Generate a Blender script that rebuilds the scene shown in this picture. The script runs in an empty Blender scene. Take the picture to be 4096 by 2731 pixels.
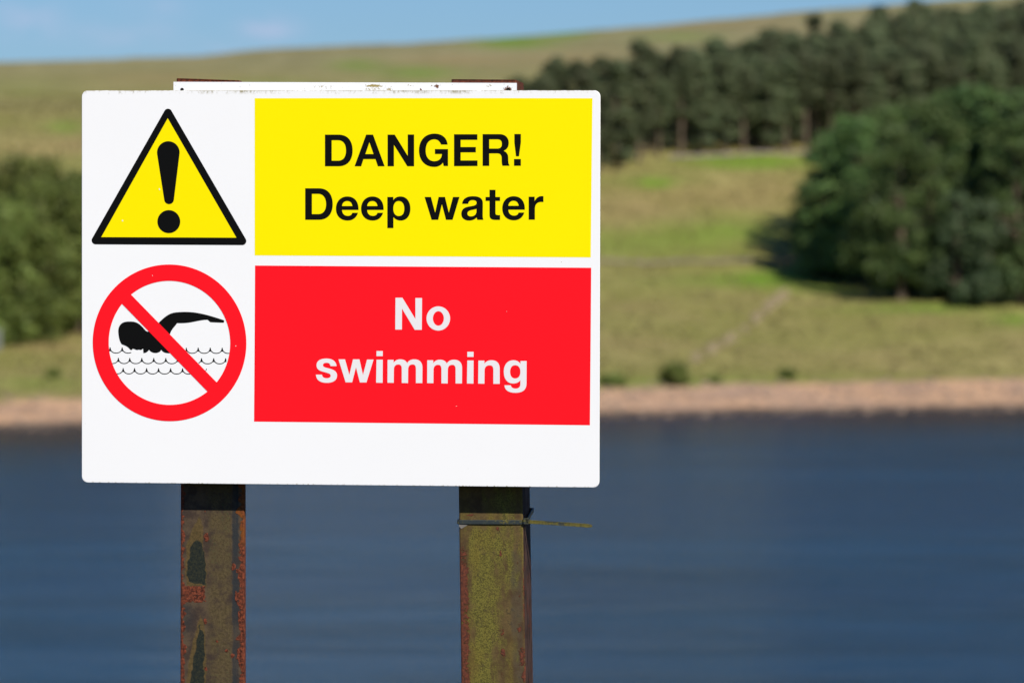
import bpy, bmesh, math, random
import numpy as np
from mathutils import Vector, Matrix, noise, Euler
from mathutils.geometry import tessellate_polygon

SC = bpy.context.scene
COL = SC.collection
R = math.radians
random.seed(7); RNG = np.random.default_rng(7)

# ------------------------------------------------------------------ camera
FOC = 200 / 36 * 4096            # focal length in photo pixels
CX, CY, HZ = 2048.0, 1365.5, 1045.0
CAMZ = 8.0
PITCH = (CY - HZ) / FOC          # looking slightly down
cam_d = bpy.data.cameras.new('camera'); cam = bpy.data.objects.new('camera', cam_d); COL.objects.link(cam)
cam.location = (0, 0, CAMZ); cam.rotation_euler = (R(90) - PITCH, 0, 0)
cam_d.lens = 200; cam_d.sensor_width = 36; cam_d.clip_start = .1; cam_d.clip_end = 20000
cam_d.dof.use_dof = True; cam_d.dof.focus_distance = 6.47; cam_d.dof.aperture_fstop = 13.8
cam_d.dof.aperture_blades = 0
SC.camera = cam

# ------------------------------------------------------------------ sky, sun, exposure
SUN_EL, SUN_AZ = R(38), R(33)    # azimuth measured from straight behind the camera towards its right
sun_vec = Vector((math.sin(SUN_AZ) * math.cos(SUN_EL), -math.cos(SUN_AZ) * math.cos(SUN_EL), math.sin(SUN_EL)))
w = bpy.data.worlds.new('World'); SC.world = w; w.use_nodes = True
nt = w.node_tree; nt.nodes.clear()
def N(nt, t, **k):
    n = nt.nodes.new(t)
    for a, b in k.items():
        if a == 'inp':
            for i, v in b.items(): n.inputs[i].default_value = v
        else: setattr(n, a, b)
    return n
out = N(nt, 'ShaderNodeOutputWorld'); bg = N(nt, 'ShaderNodeBackground')
sky = N(nt, 'ShaderNodeTexSky', sky_type='NISHITA', sun_disc=False, sun_elevation=SUN_EL,
        sun_rotation=math.atan2(sun_vec.x, sun_vec.y), altitude=300, air_density=1.0, dust_density=0.25, ozone_density=4.0)
bg.inputs['Strength'].default_value = .066
tc = N(nt, 'ShaderNodeTexCoord')
# thin pale clouds low over the hill
mp = N(nt, 'ShaderNodeMapping'); mp.inputs['Scale'].default_value = (150, 150, 330); mp.inputs['Location'].default_value = (1.3, 0, .4)
nz = N(nt, 'ShaderNodeTexNoise', inp={'Scale': 1.0, 'Detail': 4.0, 'Roughness': .55})
rp = N(nt, 'ShaderNodeValToRGB'); rp.color_ramp.elements[0].position = .30; rp.color_ramp.elements[1].position = .62
rp.color_ramp.elements[1].color = (.6, .6, .6, 1)
mx = N(nt, 'ShaderNodeMix', data_type='RGBA'); mx.inputs[7].default_value = (7.4, 8.0, 11.0, 1)
tint = N(nt, 'ShaderNodeMix', data_type='RGBA', blend_type='MULTIPLY'); tint.inputs[0].default_value = 1; tint.inputs[7].default_value = (.60, .86, 1.27, 1)
L = nt.links.new
sxyz = N(nt, 'ShaderNodeSeparateXYZ'); L(tc.outputs['Generated'], sxyz.inputs[0])
def wm(op, a, b=0.):
    n = N(nt, 'ShaderNodeMath', operation=op)
    for i, v in enumerate((a, b)):
        if isinstance(v, bpy.types.NodeSocket): L(v, n.inputs[i])
        else: n.inputs[i].default_value = v
    return n.outputs[0]
tot = 0.
for (ax, az, rx, rz, wt) in ((-.0425, .0410, .0048, .0020, 1.0), (-.0855, .0422, .0060, .0026, .75), (-.069, .0395, .0110, .0022, .4), (-.052, .0362, .0060, .0018, .35), (-.062, .0445, .006, .003, .3), (.12, .06, .02, .006, .8), (-.2, .07, .03, .008, .9)):
    dx = wm('POWER', wm('MULTIPLY', wm('ABSOLUTE', wm('SUBTRACT', sxyz.outputs[0], ax)), 1 / rx), 2.); dz = wm('POWER', wm('MULTIPLY', wm('ABSOLUTE', wm('SUBTRACT', sxyz.outputs[2], az)), 1 / rz), 2.)
    e_ = wm('MULTIPLY', wm('POWER', 2.718, wm('MULTIPLY', wm('ADD', dx, dz), -1.)), wt); tot = wm('ADD', e_, tot)
L(tc.outputs['Generated'], mp.inputs[0]); L(mp.outputs[0], nz.inputs['Vector']); L(nz.outputs[0], rp.inputs[0])
L(wm('MULTIPLY', rp.outputs[0], tot), mx.inputs[0]); L(sky.outputs[0], tint.inputs[6]); L(tint.outputs[2], mx.inputs[6]); L(mx.outputs[2], bg.inputs[0]); L(bg.outputs[0], out.inputs[0])

sl = bpy.data.lights.new('sun', 'SUN'); sl.energy = 5.0; sl.angle = R(.53); sl.color = (1, .94, .86)
so = bpy.data.objects.new('sun', sl); COL.objects.link(so); so.rotation_euler = sun_vec.to_track_quat('Z', 'Y').to_euler(); so.location = (20, -40, 60)
SC.view_settings.view_transform = 'Standard'; SC.view_settings.look = 'None'
SC.view_settings.exposure = .10; SC.view_settings.gamma = 1
SC.cycles.use_denoising = True

# ------------------------------------------------------------------ helpers
cp, sp = math.cos(-PITCH), math.sin(-PITCH)
FWD = Vector((0, cp, sp)); UP = Vector((0, -sp, cp)); CAM = Vector((0, 0, CAMZ))
def ray(px, py): return (FWD + Vector((1, 0, 0)) * ((px - CX) / FOC) - UP * ((py - CY) / FOC))
def proj(p):
    d = p - CAM; f = d.dot(FWD)
    return CX + FOC * d.x / f, CY - FOC * d.dot(UP) / f

def tag(o, label=None, cat=None, group=None, kind=None):
    if label: o['label'] = label
    if cat: o['category'] = cat
    if group: o['group'] = group
    if kind: o['kind'] = kind
    return o
def mesh_obj(name, verts, faces, mat, parent=None, mats=None, fm=None, smooth=False):
    me = bpy.data.meshes.new(name); me.from_pydata([tuple(v) for v in verts], [], faces)
    for m in (mats or [mat]): me.materials.append(m)
    if fm is not None: me.polygons.foreach_set('material_index', fm)
    if smooth: me.polygons.foreach_set('use_smooth', [True] * len(me.polygons))
    me.update()
    o = bpy.data.objects.new(name, me); COL.objects.link(o)
    if parent: o.parent = parent
    return o
def empty(name, loc):
    o = bpy.data.objects.new(name, None); COL.objects.link(o); o.location = loc; o.empty_display_size = .2; return o
def set_attr(o, name, arr):
    a = o.data.color_attributes.new(name, 'FLOAT_COLOR', 'POINT')
    arr = np.asarray(arr, np.float32)
    full = np.ones((len(o.data.vertices), 4), np.float32); full[:, :arr.shape[1]] = arr
    a.data.foreach_set('color', full.ravel())

class G:                                   # tiny node-graph helper
    def __init__(s, name):
        s.m = bpy.data.materials.new(name); s.m.use_nodes = True; s.t = s.m.node_tree
        s.t.nodes.clear(); s.out = s.n('ShaderNodeOutputMaterial'); s.b = s.n('ShaderNodeBsdfPrincipled')
        s.t.links.new(s.b.outputs[0], s.out.inputs[0])
    def n(s, t, **k): return N(s.t, t, **k)
    def l(s, a, b): s.t.links.new(a, b)
    def put(s, sock, v):
        if isinstance(v, bpy.types.NodeSocket): s.l(v, sock)
        elif isinstance(v, (tuple, list)) and len(v) == 3 and sock.type == 'RGBA': sock.default_value = (*v, 1)
        else: sock.default_value = v
    def coord(s, kind='Object', scale=(1, 1, 1)):
        t = s.n('ShaderNodeTexCoord'); m = s.n('ShaderNodeMapping'); s.l(t.outputs[kind], m.inputs[0]); m.inputs['Scale'].default_value = scale; return m.outputs[0]
    def noise(s, vec, scale, detail=4, rough=.55, dist=0):
        n = s.n('ShaderNodeTexNoise'); s.l(vec, n.inputs['Vector']); n.inputs['Scale'].default_value = scale
        n.inputs['Detail'].default_value = detail; n.inputs['Roughness'].default_value = rough; n.inputs['Distortion'].default_value = dist; return n.outputs[0]
    def ramp(s, v, a, b, lo=0., hi=1.):
        n = s.n('ShaderNodeMapRange', clamp=True, interpolation_type='SMOOTHSTEP'); s.put(n.inputs[0], v)
        for i, x in zip((1, 2, 3, 4), (a, b, lo, hi)): n.inputs[i].default_value = x
        return n.outputs[0]
    def mix(s, f, a, b, mode='MIX'):
        n = s.n('ShaderNodeMix', data_type='RGBA', blend_type=mode); s.put(n.inputs[0], f); s.put(n.inputs[6], a); s.put(n.inputs[7], b); return n.outputs[2]
    def math(s, op, a, b=0.):
        n = s.n('ShaderNodeMath', operation=op); s.put(n.inputs[0], a); s.put(n.inputs[1], b); return n.outputs[0]
    def attr(s, name):
        a = s.n('ShaderNodeAttribute', attribute_name=name); c = s.n('ShaderNodeSeparateColor'); s.l(a.outputs['Color'], c.inputs[0]); return c.outputs
    def bump(s, h, dist, strength=1.):
        n = s.n('ShaderNodeBump'); s.put(n.inputs['Height'], h); n.inputs['Distance'].default_value = dist; n.inputs['Strength'].default_value = strength
        s.l(n.outputs[0], s.b.inputs['Normal'])
    def set(s, color=None, rough=None, spec=None, metal=None):
        if color is not None: s.put(s.b.inputs['Base Color'], color)
        if rough is not None: s.put(s.b.inputs['Roughness'], rough)
        if spec is not None: s.put(s.b.inputs['Specular IOR Level'], spec)
        if metal is not None: s.put(s.b.inputs['Metallic'], metal)
        return s.m

def fbm(x, y, z=0., o=4): return noise.fractal(Vector((x, y, z)), 1.0, 2.0, o)

# ------------------------------------------------------------------ the land
PROF_D = [-285, -60, -20, 0, 5, 11, 20, 42, 60, 87, 110, 132, 160, 200, 262, 330, 400, 550, 715, 800, 1000, 1500, 3000, 9000]
PROF_Z = [-3, -3, -1.2, 0, .62, 1.4, 2.05, 3.85, 5.5, 8.6, 12.4, 16.2, 19.3, 21.8, 25.2, 29.0, 32.9, 41.0, 46.5, 46.8, 44, 22, -5, -30]
NEAR_Y = [-400, -40, 0, 7.6, 10, 22, 40, 60]
NEAR_Z = [5, 6.1, 6.4, 6.35, 5.7, -.3, -3, -3]
def shore_y(X): return 286 + 32 * math.tanh(X / 40)
def shore_wob(X): return .9 * noise.noise(Vector((X * .11, 3.1, 0))) + .35 * noise.noise(Vector((X * .5, 9.1, 0)))
RX = [-72, -48, -32, -12, 2, 14, 26, 40, 51, 62, 79, 87]; RZ = [-2.8, -2.6, -1.2, -.5, -.1, .4, .9, 1.4, 1.6, 1.4, .7, -.6]   # swell of the skyline
def ground_z(X, Y):
    if Y < 60:
        z = float(np.interp(Y, NEAR_Y, NEAR_Z)); return z + (.08 * fbm(X * .3, Y * .3) if Y > 9 or Y < 2 else 0)
    d = Y - shore_y(X) - shore_wob(X)
    z = .6 * float(np.interp(d, PROF_D, PROF_Z)) + .2 * float(np.interp(d - 4 if d > 25 else d, PROF_D, PROF_Z)) + .2 * float(np.interp(d + 4 if d > 25 else d, PROF_D, PROF_Z))
    s = min(max((Y - 330) / 560, 0), 1.25); s = s if s < 1 else 1
    Xc = max(min(X, 260), -260)
    z += s * (.058 * Xc + (.0004 * Xc * Xc if Xc > 0 else 0) * min(1, 80 / (abs(Xc) + 1)))
    s2 = min(max((Y - 640) / 230, 0), 1); z += s2 * s2 * (3 - 2 * s2) * float(np.interp(X, RX, RZ))
    if d > 12:
        k = min((d - 12) / 60, 1)
        z += k * (.55 * fbm(X * .02, Y * .02) + .12 * fbm(X * .12, Y * .12, 5))
        z += .05 * fbm(X * .5, Y * .5, 2) * min(1, (d - 12) / 5)
    return z
def drop(px, py, lo=262, hi=1400):         # where a sight line meets the land
    r = ray(px, py); Y = lo
    while Y < hi:
        p = CAM + r * (Y / r.y)
        if ground_z(p.x, p.y) >= p.z: return Vector((p.x, p.y, ground_z(p.x, p.y)))
        Y += .5
    return None

xs = np.concatenate([np.linspace(-3000, -400, 14), np.linspace(-360, -105, 18), np.linspace(-100, 100, 201), np.linspace(105, 360, 18), np.linspace(400, 3000, 14)])
ys = np.concatenate([np.linspace(-400, -20, 8), np.linspace(-10, 60, 71), np.linspace(70, 255, 20), np.arange(257, 330, .6), np.arange(330, 560, 1.2), np.arange(560, 1010, 4), np.linspace(1030, 2000, 20), np.linspace(2300, 9000, 12)])
V = [(x, y, ground_z(x, y)) for y in ys for x in xs]
nx = len(xs)
F = [(j * nx + i, j * nx + i + 1, (j + 1) * nx + i + 1, (j + 1) * nx + i) for j in range(len(ys) - 1) for i in range(nx - 1)]
def blob(px, py, cx, cy, rx, ry): return math.exp(-(((px - cx) / rx) ** 2 + ((py - cy) / ry) ** 2))
S = 1.7415
# patches of colour on the moor: (x, y, rx, ry, weight) measured on a 2352 px wide print
GREEN = [(1720, 372, 150, 15, 1.3), (1505, 422, 45, 10, 1.1), (1450, 560, 260, 40, .45), (1700, 530, 160, 34, .6), (1800, 640, 110, 20, 1.0), (1650, 645, 220, 16, .45), (2120, 708, 170, 12, .9), (2330, 735, 60, 16, .9), (1920, 668, 90, 14, .6),
         (1180, 98, 95, 13, 1.1), (1300, 80, 60, 8, .9), (820, 150, 60, 12, .7), (960, 168, 90, 14, .8), (150, 292, 50, 14, .8), (60, 210, 120, 30, .2), (330, 400, 300, 40, .3), (1480, 410, 120, 14, .4), (600, 190, 120, 10, .3), (1560, 85, 90, 10, .5), (100, 880, 120, 20, .5), (1600, 880, 400, 14, .5)]
BROWN = [(1600, 455, 230, 34, .55), (1780, 430, 80, 40, .35), (1420, 500, 80, 26, .5), (1450, 700, 120, 10, .2), (200, 330, 140, 12, .6), (60, 350, 80, 10, .5), (1050, 140, 150, 14, .6), (1330, 130, 120, 14, .5), (1700, 60, 200, 10, .35), (1450, 790, 90, 18, .35), (1900, 830, 200, 20, .2), (400, 180, 160, 14, .4), (140, 800, 80, 12, .5)]
mask = np.zeros((len(V), 3)); mask2 = np.zeros((len(V), 3))
for i, (x, y, z) in enumerate(V):
    if y < 250:
        mask2[i, 2] = 1; continue  # near bank out of view, darkened to cut light bounced onto the posts
    d = y - shore_y(x) - shore_wob(x)
    bw = 1.8 * noise.noise(Vector((x * .13, 40, 0))) + 1.2 * noise.noise(Vector((x * .45, 47, 0)))
    mask[i, 0] = min(max((10.3 + min(max(.09 * x, 0), 2.6) + bw - d) / 1.4, 0), 1)
    mask2[i, 0] = min(max((d - 150) / 250, 0), 1)           # dry moor higher up
    mask2[i, 1] = min(max((3.1 + .5 * bw - d) / 1.6, 0), 1)             # wet stones at the water
    px, py = proj(Vector((x, y, z))); px /= S; py /= S
    if -200 < px < 2550 and -100 < py < 1000:
        mask[i, 1] = min(1, sum(wt * blob(px, py, a, b, c, e) for a, b, c, e, wt in GREEN))
        mask[i, 2] = min(1, sum(wt * blob(px, py, a, b, c, e) for a, b, c, e, wt in BROWN))

g = G('moor_grass'); co = g.coord(); a = g.attr('mask'); a2 = g.attr('mask2')
n1 = g.noise(co, .045, 5, .6); n2 = g.noise(co, .35, 5, .65); n3 = g.noise(co, 2.2, 4, .7); cs = g.coord(scale=(.25, 1.8, 1)); n4 = g.noise(cs, .09, 4, .6, .6)
grass = g.mix(g.ramp(n2, .38, .62), (.180, .166, .044), (.330, .285, .098))
grass = g.mix(g.ramp(n1, .42, .58, 0, .6), grass, (.185, .190, .036))
grass = g.mix(g.ramp(g.noise(g.coord(scale=(.6, 1.2, 1)), .14, 4, .65), .52, .64, 0, .55), grass, (.26, .20, .08)); grass = g.mix(g.ramp(n3, .45, .7, 0, .45), grass, (.44, .35, .155))
moor = g.mix(g.ramp(n2, .38, .62), (.222, .203, .085), (.34, .302, .150))
moor = g.mix(g.ramp(n4, .5, .62, 0, .75), moor, (.140, .145, .045)); n6 = g.noise(g.coord(scale=(.45, 1.2, 1)), .16, 4, .65); moor = g.mix(g.ramp(n6, .52, .66, 0, .6), moor, (.25, .185, .095))
c = g.mix(a2[0], grass, moor)
bm_ = g.math('MULTIPLY', a[2], g.ramp(n2, .25, .6, .5, 1)); c = g.mix(bm_, c, (.30, .210, .088))
gm = g.math('MULTIPLY', a[1], g.ramp(n2, .25, .6, .55, 1)); c = g.mix(gm, c, (.135, .240, .018))
vr = g.n('ShaderNodeTexVoronoi'); g.l(co, vr.inputs['Vector']); vr.inputs['Scale'].default_value = 2.6
sand = g.mix(g.ramp(n2, .4, .6), (.41, .262, .165), (.58, .355, .200))
sand = g.mix(g.ramp(n4, .45, .65, 0, .6), sand, (.37, .255, .19))
sand = g.mix(g.ramp(vr.outputs[0], .1, .5, .4, 0), sand, (.27, .19, .13))
sand = g.mix(a2[1], sand, (.060, .048, .038))
c = g.mix(a[0], c, sand); c = g.mix(a2[2], c, g.mix(n2, (.030, .030, .014), (.075, .065, .030)))
g.set(c, .92, .15); g.bump(g.math('ADD', n3, g.math('MULTIPLY', n2, 2.)), .12)
MOOR = g.m
land = mesh_obj('ground', V, F, MOOR, smooth=True); tag(land, kind='structure')
set_attr(land, 'mask', mask); set_attr(land, 'mask2', mask2)

# ------------------------------------------------------------------ the water
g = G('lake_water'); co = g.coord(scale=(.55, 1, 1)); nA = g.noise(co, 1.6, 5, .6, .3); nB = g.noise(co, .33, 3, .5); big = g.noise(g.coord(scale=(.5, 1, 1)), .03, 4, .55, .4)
nC = g.noise(co, 5.5, 3, .6)
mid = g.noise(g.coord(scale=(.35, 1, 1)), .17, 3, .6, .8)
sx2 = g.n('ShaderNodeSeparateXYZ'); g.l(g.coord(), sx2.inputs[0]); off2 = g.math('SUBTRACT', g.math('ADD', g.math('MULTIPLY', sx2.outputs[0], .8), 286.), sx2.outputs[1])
wc = g.mix(g.ramp(big, .38, .62), (.002, .017, .033), (.0038, .033, .066)); wc = g.mix(g.ramp(mid, .46, .62, 0, .7), wc, (.002, .014, .023))  # duller reflection of wind-ruffled patches, painted into the water colour
wc = g.mix(g.ramp(off2, 0., 62., 1., 0.), wc, (.0040, .0045, .0040))   # dark reflection under the far shore, painted into the water colour
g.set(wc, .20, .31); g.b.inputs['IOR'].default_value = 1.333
h = g.math('ADD', g.math('MULTIPLY', nA, g.math('MULTIPLY', g.ramp(big, .38, .60, .4, 1.1), g.ramp(mid, .40, .62, .65, 1.3))), g.math('MULTIPLY', nB, 1.6)); h = g.math('ADD', h, g.math('MULTIPLY', nC, .25))
sxy = g.n('ShaderNodeSeparateXYZ'); g.l(g.coord(), sxy.inputs[0]); off = g.math('SUBTRACT', g.math('ADD', g.math('MULTIPLY', sxy.outputs[0], .8), 286.), sxy.outputs[1])
lee = g.math('ADD', off, g.math('MULTIPLY', sxy.outputs[0], -1.2)); h = g.math('MULTIPLY', h, g.ramp(lee, -30., 75., 1.5, 1.))
g.bump(h, .44)
wv = [(-1500, 17, 0), (1500, 17, 0), (1500, 345, 0), (-1500, 345, 0)]
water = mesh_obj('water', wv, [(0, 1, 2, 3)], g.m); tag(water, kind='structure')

# ------------------------------------------------------------------ foliage
def leaf_mat(name, c1, c2, c3, tr=.25):
    g = G(name); a = g.attr('tone'); oi = g.n('ShaderNodeObjectInfo')
    c = g.mix(a[0], c1, c2); c = g.mix(g.math('MULTIPLY', a[1], .8), c, c3)
    hv = g.n('ShaderNodeHueSaturation'); g.put(hv.inputs['Color'], c); hv.inputs['Saturation'].default_value = 1.0
    g.l(g.ramp(oi.outputs['Random'], 0, 1, .72, 1.25), hv.inputs['Value']); g.l(g.ramp(oi.outputs['Random'], 0, 1, .488, .512), hv.inputs['Hue'])
    g.set(hv.outputs[0], .55, .25)
    t = g.n('ShaderNodeBsdfTranslucent'); g.l(hv.outputs[0], t.inputs[0]); m = g.n('ShaderNodeMixShader'); m.inputs[0].default_value = tr
    g.l(g.b.outputs[0], m.inputs[1]); g.l(t.outputs[0], m.inputs[2]); g.l(m.outputs[0], g.out.inputs[0]); return g.m
PINE = leaf_mat('pine_needles', (.056, .108, .034), (.138, .225, .062), (.125, .125, .048))
FIR = leaf_mat('wood_needles', (.074, .098, .044), (.138, .172, .078), (.150, .128, .065))
BLUE = leaf_mat('bluish_needles', (.046, .072, .032), (.090, .125, .058), (.09, .10, .04))
BROAD = leaf_mat('broad_leaves', (.085, .115, .024), (.182, .225, .050), (.15, .135, .04))
g = G('bark'); co = g.coord(scale=(6, 6, 1)); n1 = g.noise(co, 2, 5, .7); g.set(g.mix(n1, (.070, .052, .036), (.190, .140, .095)), .9, .2); g.bump(n1, .03); BARK = g.m

def crown_mesh(name, clumps, nleaf, size, mat, seed):
    r = np.random.default_rng(seed); per = nleaf // len(clumps); P = []; T = []
    for (cx, cy, cz, rx, ry, rz, tone) in clumps:
        d = r.normal(size=(per, 3)); d /= np.linalg.norm(d, axis=1)[:, None]
        rad = r.uniform(.35, 1, per) ** .45 * (1 + .22 * r.normal(size=per))
        c = d * rad[:, None] * [rx, ry, rz] + [cx, cy, cz]
        nrm = d * .7 + r.normal(size=(per, 3)) * .7; nrm /= np.linalg.norm(nrm, axis=1)[:, None]
        u = np.cross(nrm, r.normal(size=(per, 3))); u /= np.linalg.norm(u, axis=1)[:, None]; v = np.cross(nrm, u)
        s = size * r.uniform(.6, 1.4, per)[:, None]
        quad = np.stack([c - u * s, c - v * s * .45, c + u * s, c + v * s * .45], 1)
        P.append(quad.reshape(-1, 3))
        tn = np.clip(tone + .25 * r.normal(size=per), 0, 1); br = np.clip(r.normal(size=per) * .5 - .1, 0, 1)
        T.append(np.repeat(np.stack([tn, br, tn * 0], 1), 4, 0))
    P = np.concatenate(P); T = np.concatenate(T); nf = len(P) // 4
    me = bpy.data.meshes.new(name); me.from_pydata(P.tolist(), [], np.arange(nf * 4).reshape(-1, 4).tolist()); me.materials.append(mat); me.update()
    a = me.color_attributes.new('tone', 'FLOAT_COLOR', 'POINT'); full = np.ones((len(P), 4), np.float32); full[:, :3] = T; a.data.foreach_set('color', full.ravel())
    return me
def tube(V, F, pts, rad, n=7):
    b0 = len(V)
    for k, (p, q) in enumerate(zip(pts, rad)):
        p = Vector(p); t = (Vector(pts[min(k + 1, len(pts) - 1)]) - Vector(pts[max(k - 1, 0)])).normalized()
        u = t.cross(Vector((.3, 1, .1))).normalized(); v = t.cross(u)
        for i in range(n): a = 2 * math.pi * i / n; V.append(p + u * math.cos(a) * q + v * math.sin(a) * q)
    for k in range(len(pts) - 1):
        for i in range(n): j = (i + 1) % n; F.append((b0 + k * n + i, b0 + k * n + j, b0 + (k + 1) * n + j, b0 + (k + 1) * n + i))
    V.append(Vector(pts[-1])); F += [(b0 + (len(pts) - 1) * n + i, b0 + (len(pts) - 1) * n + (i + 1) % n, len(V) - 1) for i in range(n)]
def tree_proto(kind, seed):
    r = random.Random(seed); cl = []; V = []; F = []
    if kind == 'wood':        # tall slim pine, long bare trunk; height about 11
        H = r.uniform(9.6, 11.4); base = H * (r.uniform(.34, .44) if seed % 2 == 0 else r.uniform(.08, .16))
        lean = r.uniform(-.3, .3); tube(V, F, [(0, 0, -.4), (lean * .3, 0, H * .35), (lean * .7, .1, H * .7), (lean, .1, H * .96)], [.22, .16, .11, .03])
        for k in range(26 if seed % 2 == 0 else 38):
            t = r.random(); z = base + (H - base) * t; rr = ((1.5 if seed % 2 == 0 else 1.85) * (1 - t) ** .55 + .3) * (.55 + .45 * min(1, t * 4)); a = r.uniform(0, 6.28); q = rr * r.uniform(.4, .85)
            x, y = math.cos(a) * q, math.sin(a) * q
            cl.append((x, y, z, .75 * r.uniform(.7, 1.2), .75, .5 * r.uniform(.7, 1.2), r.random()))
            if k % 2 == 0: tube(V, F, [(lean * .6, 0, z - .3), (x, y, z)], [.05, .02], 4)
        for k in range(5):      # dead lower twigs
            z = r.uniform(H * .12, base); a = r.uniform(0, 6.28); tube(V, F, [(lean * .3, 0, z), (math.cos(a) * .9, math.sin(a) * .9, z - .15)], [.035, .012], 4)
        me = crown_mesh('crown', cl, 3600 if seed % 2 == 0 else 5200, .20, FIR, seed)
    elif kind in ('pine', 'blue'):      # broad pine carrying boughs nearly to the ground; height about 13
        H = r.uniform(12, 13.6); W = r.uniform(3.3, 4.1); base = H * (.05 if seed % 2 == 0 else .15)
        if kind == 'blue': H = r.uniform(6.6, 7.6); W = 2.4; base = .5
        tube(V, F, [(0, 0, -.5), (.1, 0, H * .3), (.2, .1, H * .65), (.1, 0, H * .95)], [.34, .27, .17, .04] if kind == 'pine' else [.13, .10, .06, .02], 9)
        nc = 78 if kind == 'pine' else 40
        for k in range(nc):
            t = (k + r.random()) / nc; z = base + (H - base) * t
            prof = min(1, (t + (.26 if seed % 2 == 0 else .12)) * 3.2) * (1 - max(0, t - .45) / .62) ** .6
            a = r.uniform(0, 6.28); q = W * prof * r.uniform(.40 if kind == 'pine' else .1, 1.02); x, y = math.cos(a) * q, math.sin(a) * q
            s = r.uniform(.5, 1.2) * (1.0 if kind == 'pine' else .75)
            cl.append((x, y, z + .2, s, s, s * .62, r.random()))
            if z < H * .45: cl.append((x * 1.05, y * 1.05, z * .7, s * .9, s * .9, s * .6, r.random()))
            if k % 2: tube(V, F, [(.1, 0, z - .7), (x * .5, y * .5, z - .35), (x, y, z)], [.09, .06, .025], 5)
        me = crown_mesh('crown', cl, 12000 if kind == 'pine' else 6500, .19 if kind == 'pine' else .15, PINE if kind == 'pine' else BLUE, seed)
    else:                    # rounded broadleaf tree; height about 9
        H = r.uniform(8.4, 9.6); W = r.uniform(3.0, 3.8)
        tube(V, F, [(0, 0, -.4), (.1, .1, 1.4), (0, .2, 3.6), (.2, 0, H * .75)], [.30, .23, .18, .05], 8)
        for k in range(55):
            d = Vector((r.gauss(0, 1), r.gauss(0, 1), r.gauss(0, 1))).normalized() * r.uniform(.5, .92)
            p = Vector((d.x * W, d.y * W, H * .53 + d.z * H * .46)); s = r.uniform(.65, 1.2)
            cl.append((p.x, p.y, p.z, s, s, s * .8, r.random()))
            if k % 3 == 0: tube(V, F, [(.05, .1, min(p.z * .6, 5)), (p.x * .5, p.y * .5, p.z * .8), tuple(p)], [.09, .05, .02], 5)
        for k in range(16):
            a = r.uniform(0, 6.28); q = W * r.uniform(.35, .85); cl.append((math.cos(a) * q, math.sin(a) * q, H * r.uniform(.07, .22), .9, .9, .7, r.random()))
        me = crown_mesh('crown', cl, 12000, .17, BROAD, seed)
    root = empty({'wood': 'pine_tree', 'pine': 'pine_tree', 'blue': 'young_conifer', 'broad': 'broadleaf_tree'}[kind], (0, 0, 0))
    cr = bpy.data.objects.new('crown', me); COL.objects.link(cr); cr.parent = root
    tr = mesh_obj('trunk', V, F, BARK, root, smooth=True)
    return [root, False]
def put_tree(protos, loc, rz, sc, label, cat, group):
    p = random.choice(protos); root = p[0]
    if p[1]:
        nr = root.copy(); COL.objects.link(nr)
        for ch in root.children:
            c = ch.copy(); COL.objects.link(c); c.parent = nr
        root = nr
    p[1] = True
    root.location = loc; root.rotation_euler = (0, 0, rz); root.scale = sc
    tag(root, label, cat, group); return root
WOOD = [tree_proto('wood', 100 + k) for k in range(8)]
PIN = [tree_proto('pine', 200 + k) for k in range(5)]
BLU = [tree_proto('blue', 300 + k) for k in range(2)]
BRD = [tree_proto('broad', 400 + k) for k in range(3)]

# the wood on the hillside
front = [(1150, 452), (1250, 425), (1380, 398), (1450, 378), (1560, 359), (1700, 355), (1840, 351), (2100, 335), (2480, 322)]
back = [(1150, 425), (1250, 400), (1380, 362), (1500, 338), (1800, 268), (2100, 205), (2480, 160)]
fx, fy = zip(*front); bx_, by_ = zip(*back)
done = []
rw = random.Random(5)
x = 1190
ORD = 'first second third fourth fifth sixth seventh eighth ninth tenth eleventh twelfth thirteenth fourteenth fifteenth sixteenth seventeenth eighteenth nineteenth twentieth twenty-first twenty-second twenty-third twenty-fourth twenty-fifth twenty-sixth twenty-seventh twenty-eighth twenty-ninth thirtieth thirty-first thirty-second thirty-third thirty-fourth thirty-fifth'.split()
edge_n = [0]
def wood_tree(p, edge, tt=0.):
    for q in done:
        if (q - p).length < (1.5 if edge else 2.0): return
    done.append(p); s = rw.uniform(.86, 1.1)
    px = proj(p)[0] / S
    s *= float(np.interp(px, [1180, 1330, 1500, 1700, 2000, 2400], [.64, .67, .68, .64, .63, .68]))
    if edge: edge_n[0] += 1
    bare = edge and px > 1480 and edge_n[0] % 5 != 0
    if edge:
        lab = ORD[edge_n[0] - 1] + (' bare-trunked pine' if bare else ' bushy pine') + ' along the front edge of the hillside wood, counted from the sign'
    else:
        depth = min(2, int(tt * 3)); side = ['straight above the top right corner of the sign', 'just right of the sign, above the dark bushy end', 'above the left end of the pale wall', 'above the right end of the pale wall', 'above the left shoulder of the near clump', 'above the middle of the near clump', 'at the right edge of the view'][int(np.searchsorted([1380, 1540, 1700, 1850, 2030, 2220], px))]
        lab = ['dark second-row pine, %s', 'dark middle-row pine, %s', 'back-row skyline pine, %s'][depth] % side
    t_ = [q for q in WOOD if (WOOD.index(q) % 2 == 0) == bool(bare)] if edge else (WOOD if rw.random() < .35 and tt < .3 else WOOD[1::2])
    put_tree(t_, p, rw.uniform(0, 6.28), (s * rw.uniform(.98, 1.3), s * 1.1, s * rw.uniform(.94, 1.08)), lab, 'pine tree', 'pines of the wood on the hillside')
while x < 2460:
    p = drop(x * S, (np.interp(x, fx, fy) + rw.uniform(-2, 2)) * S)
    if p: wood_tree(p, True)
    x += rw.uniform(38, 60)
tries = 0
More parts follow.
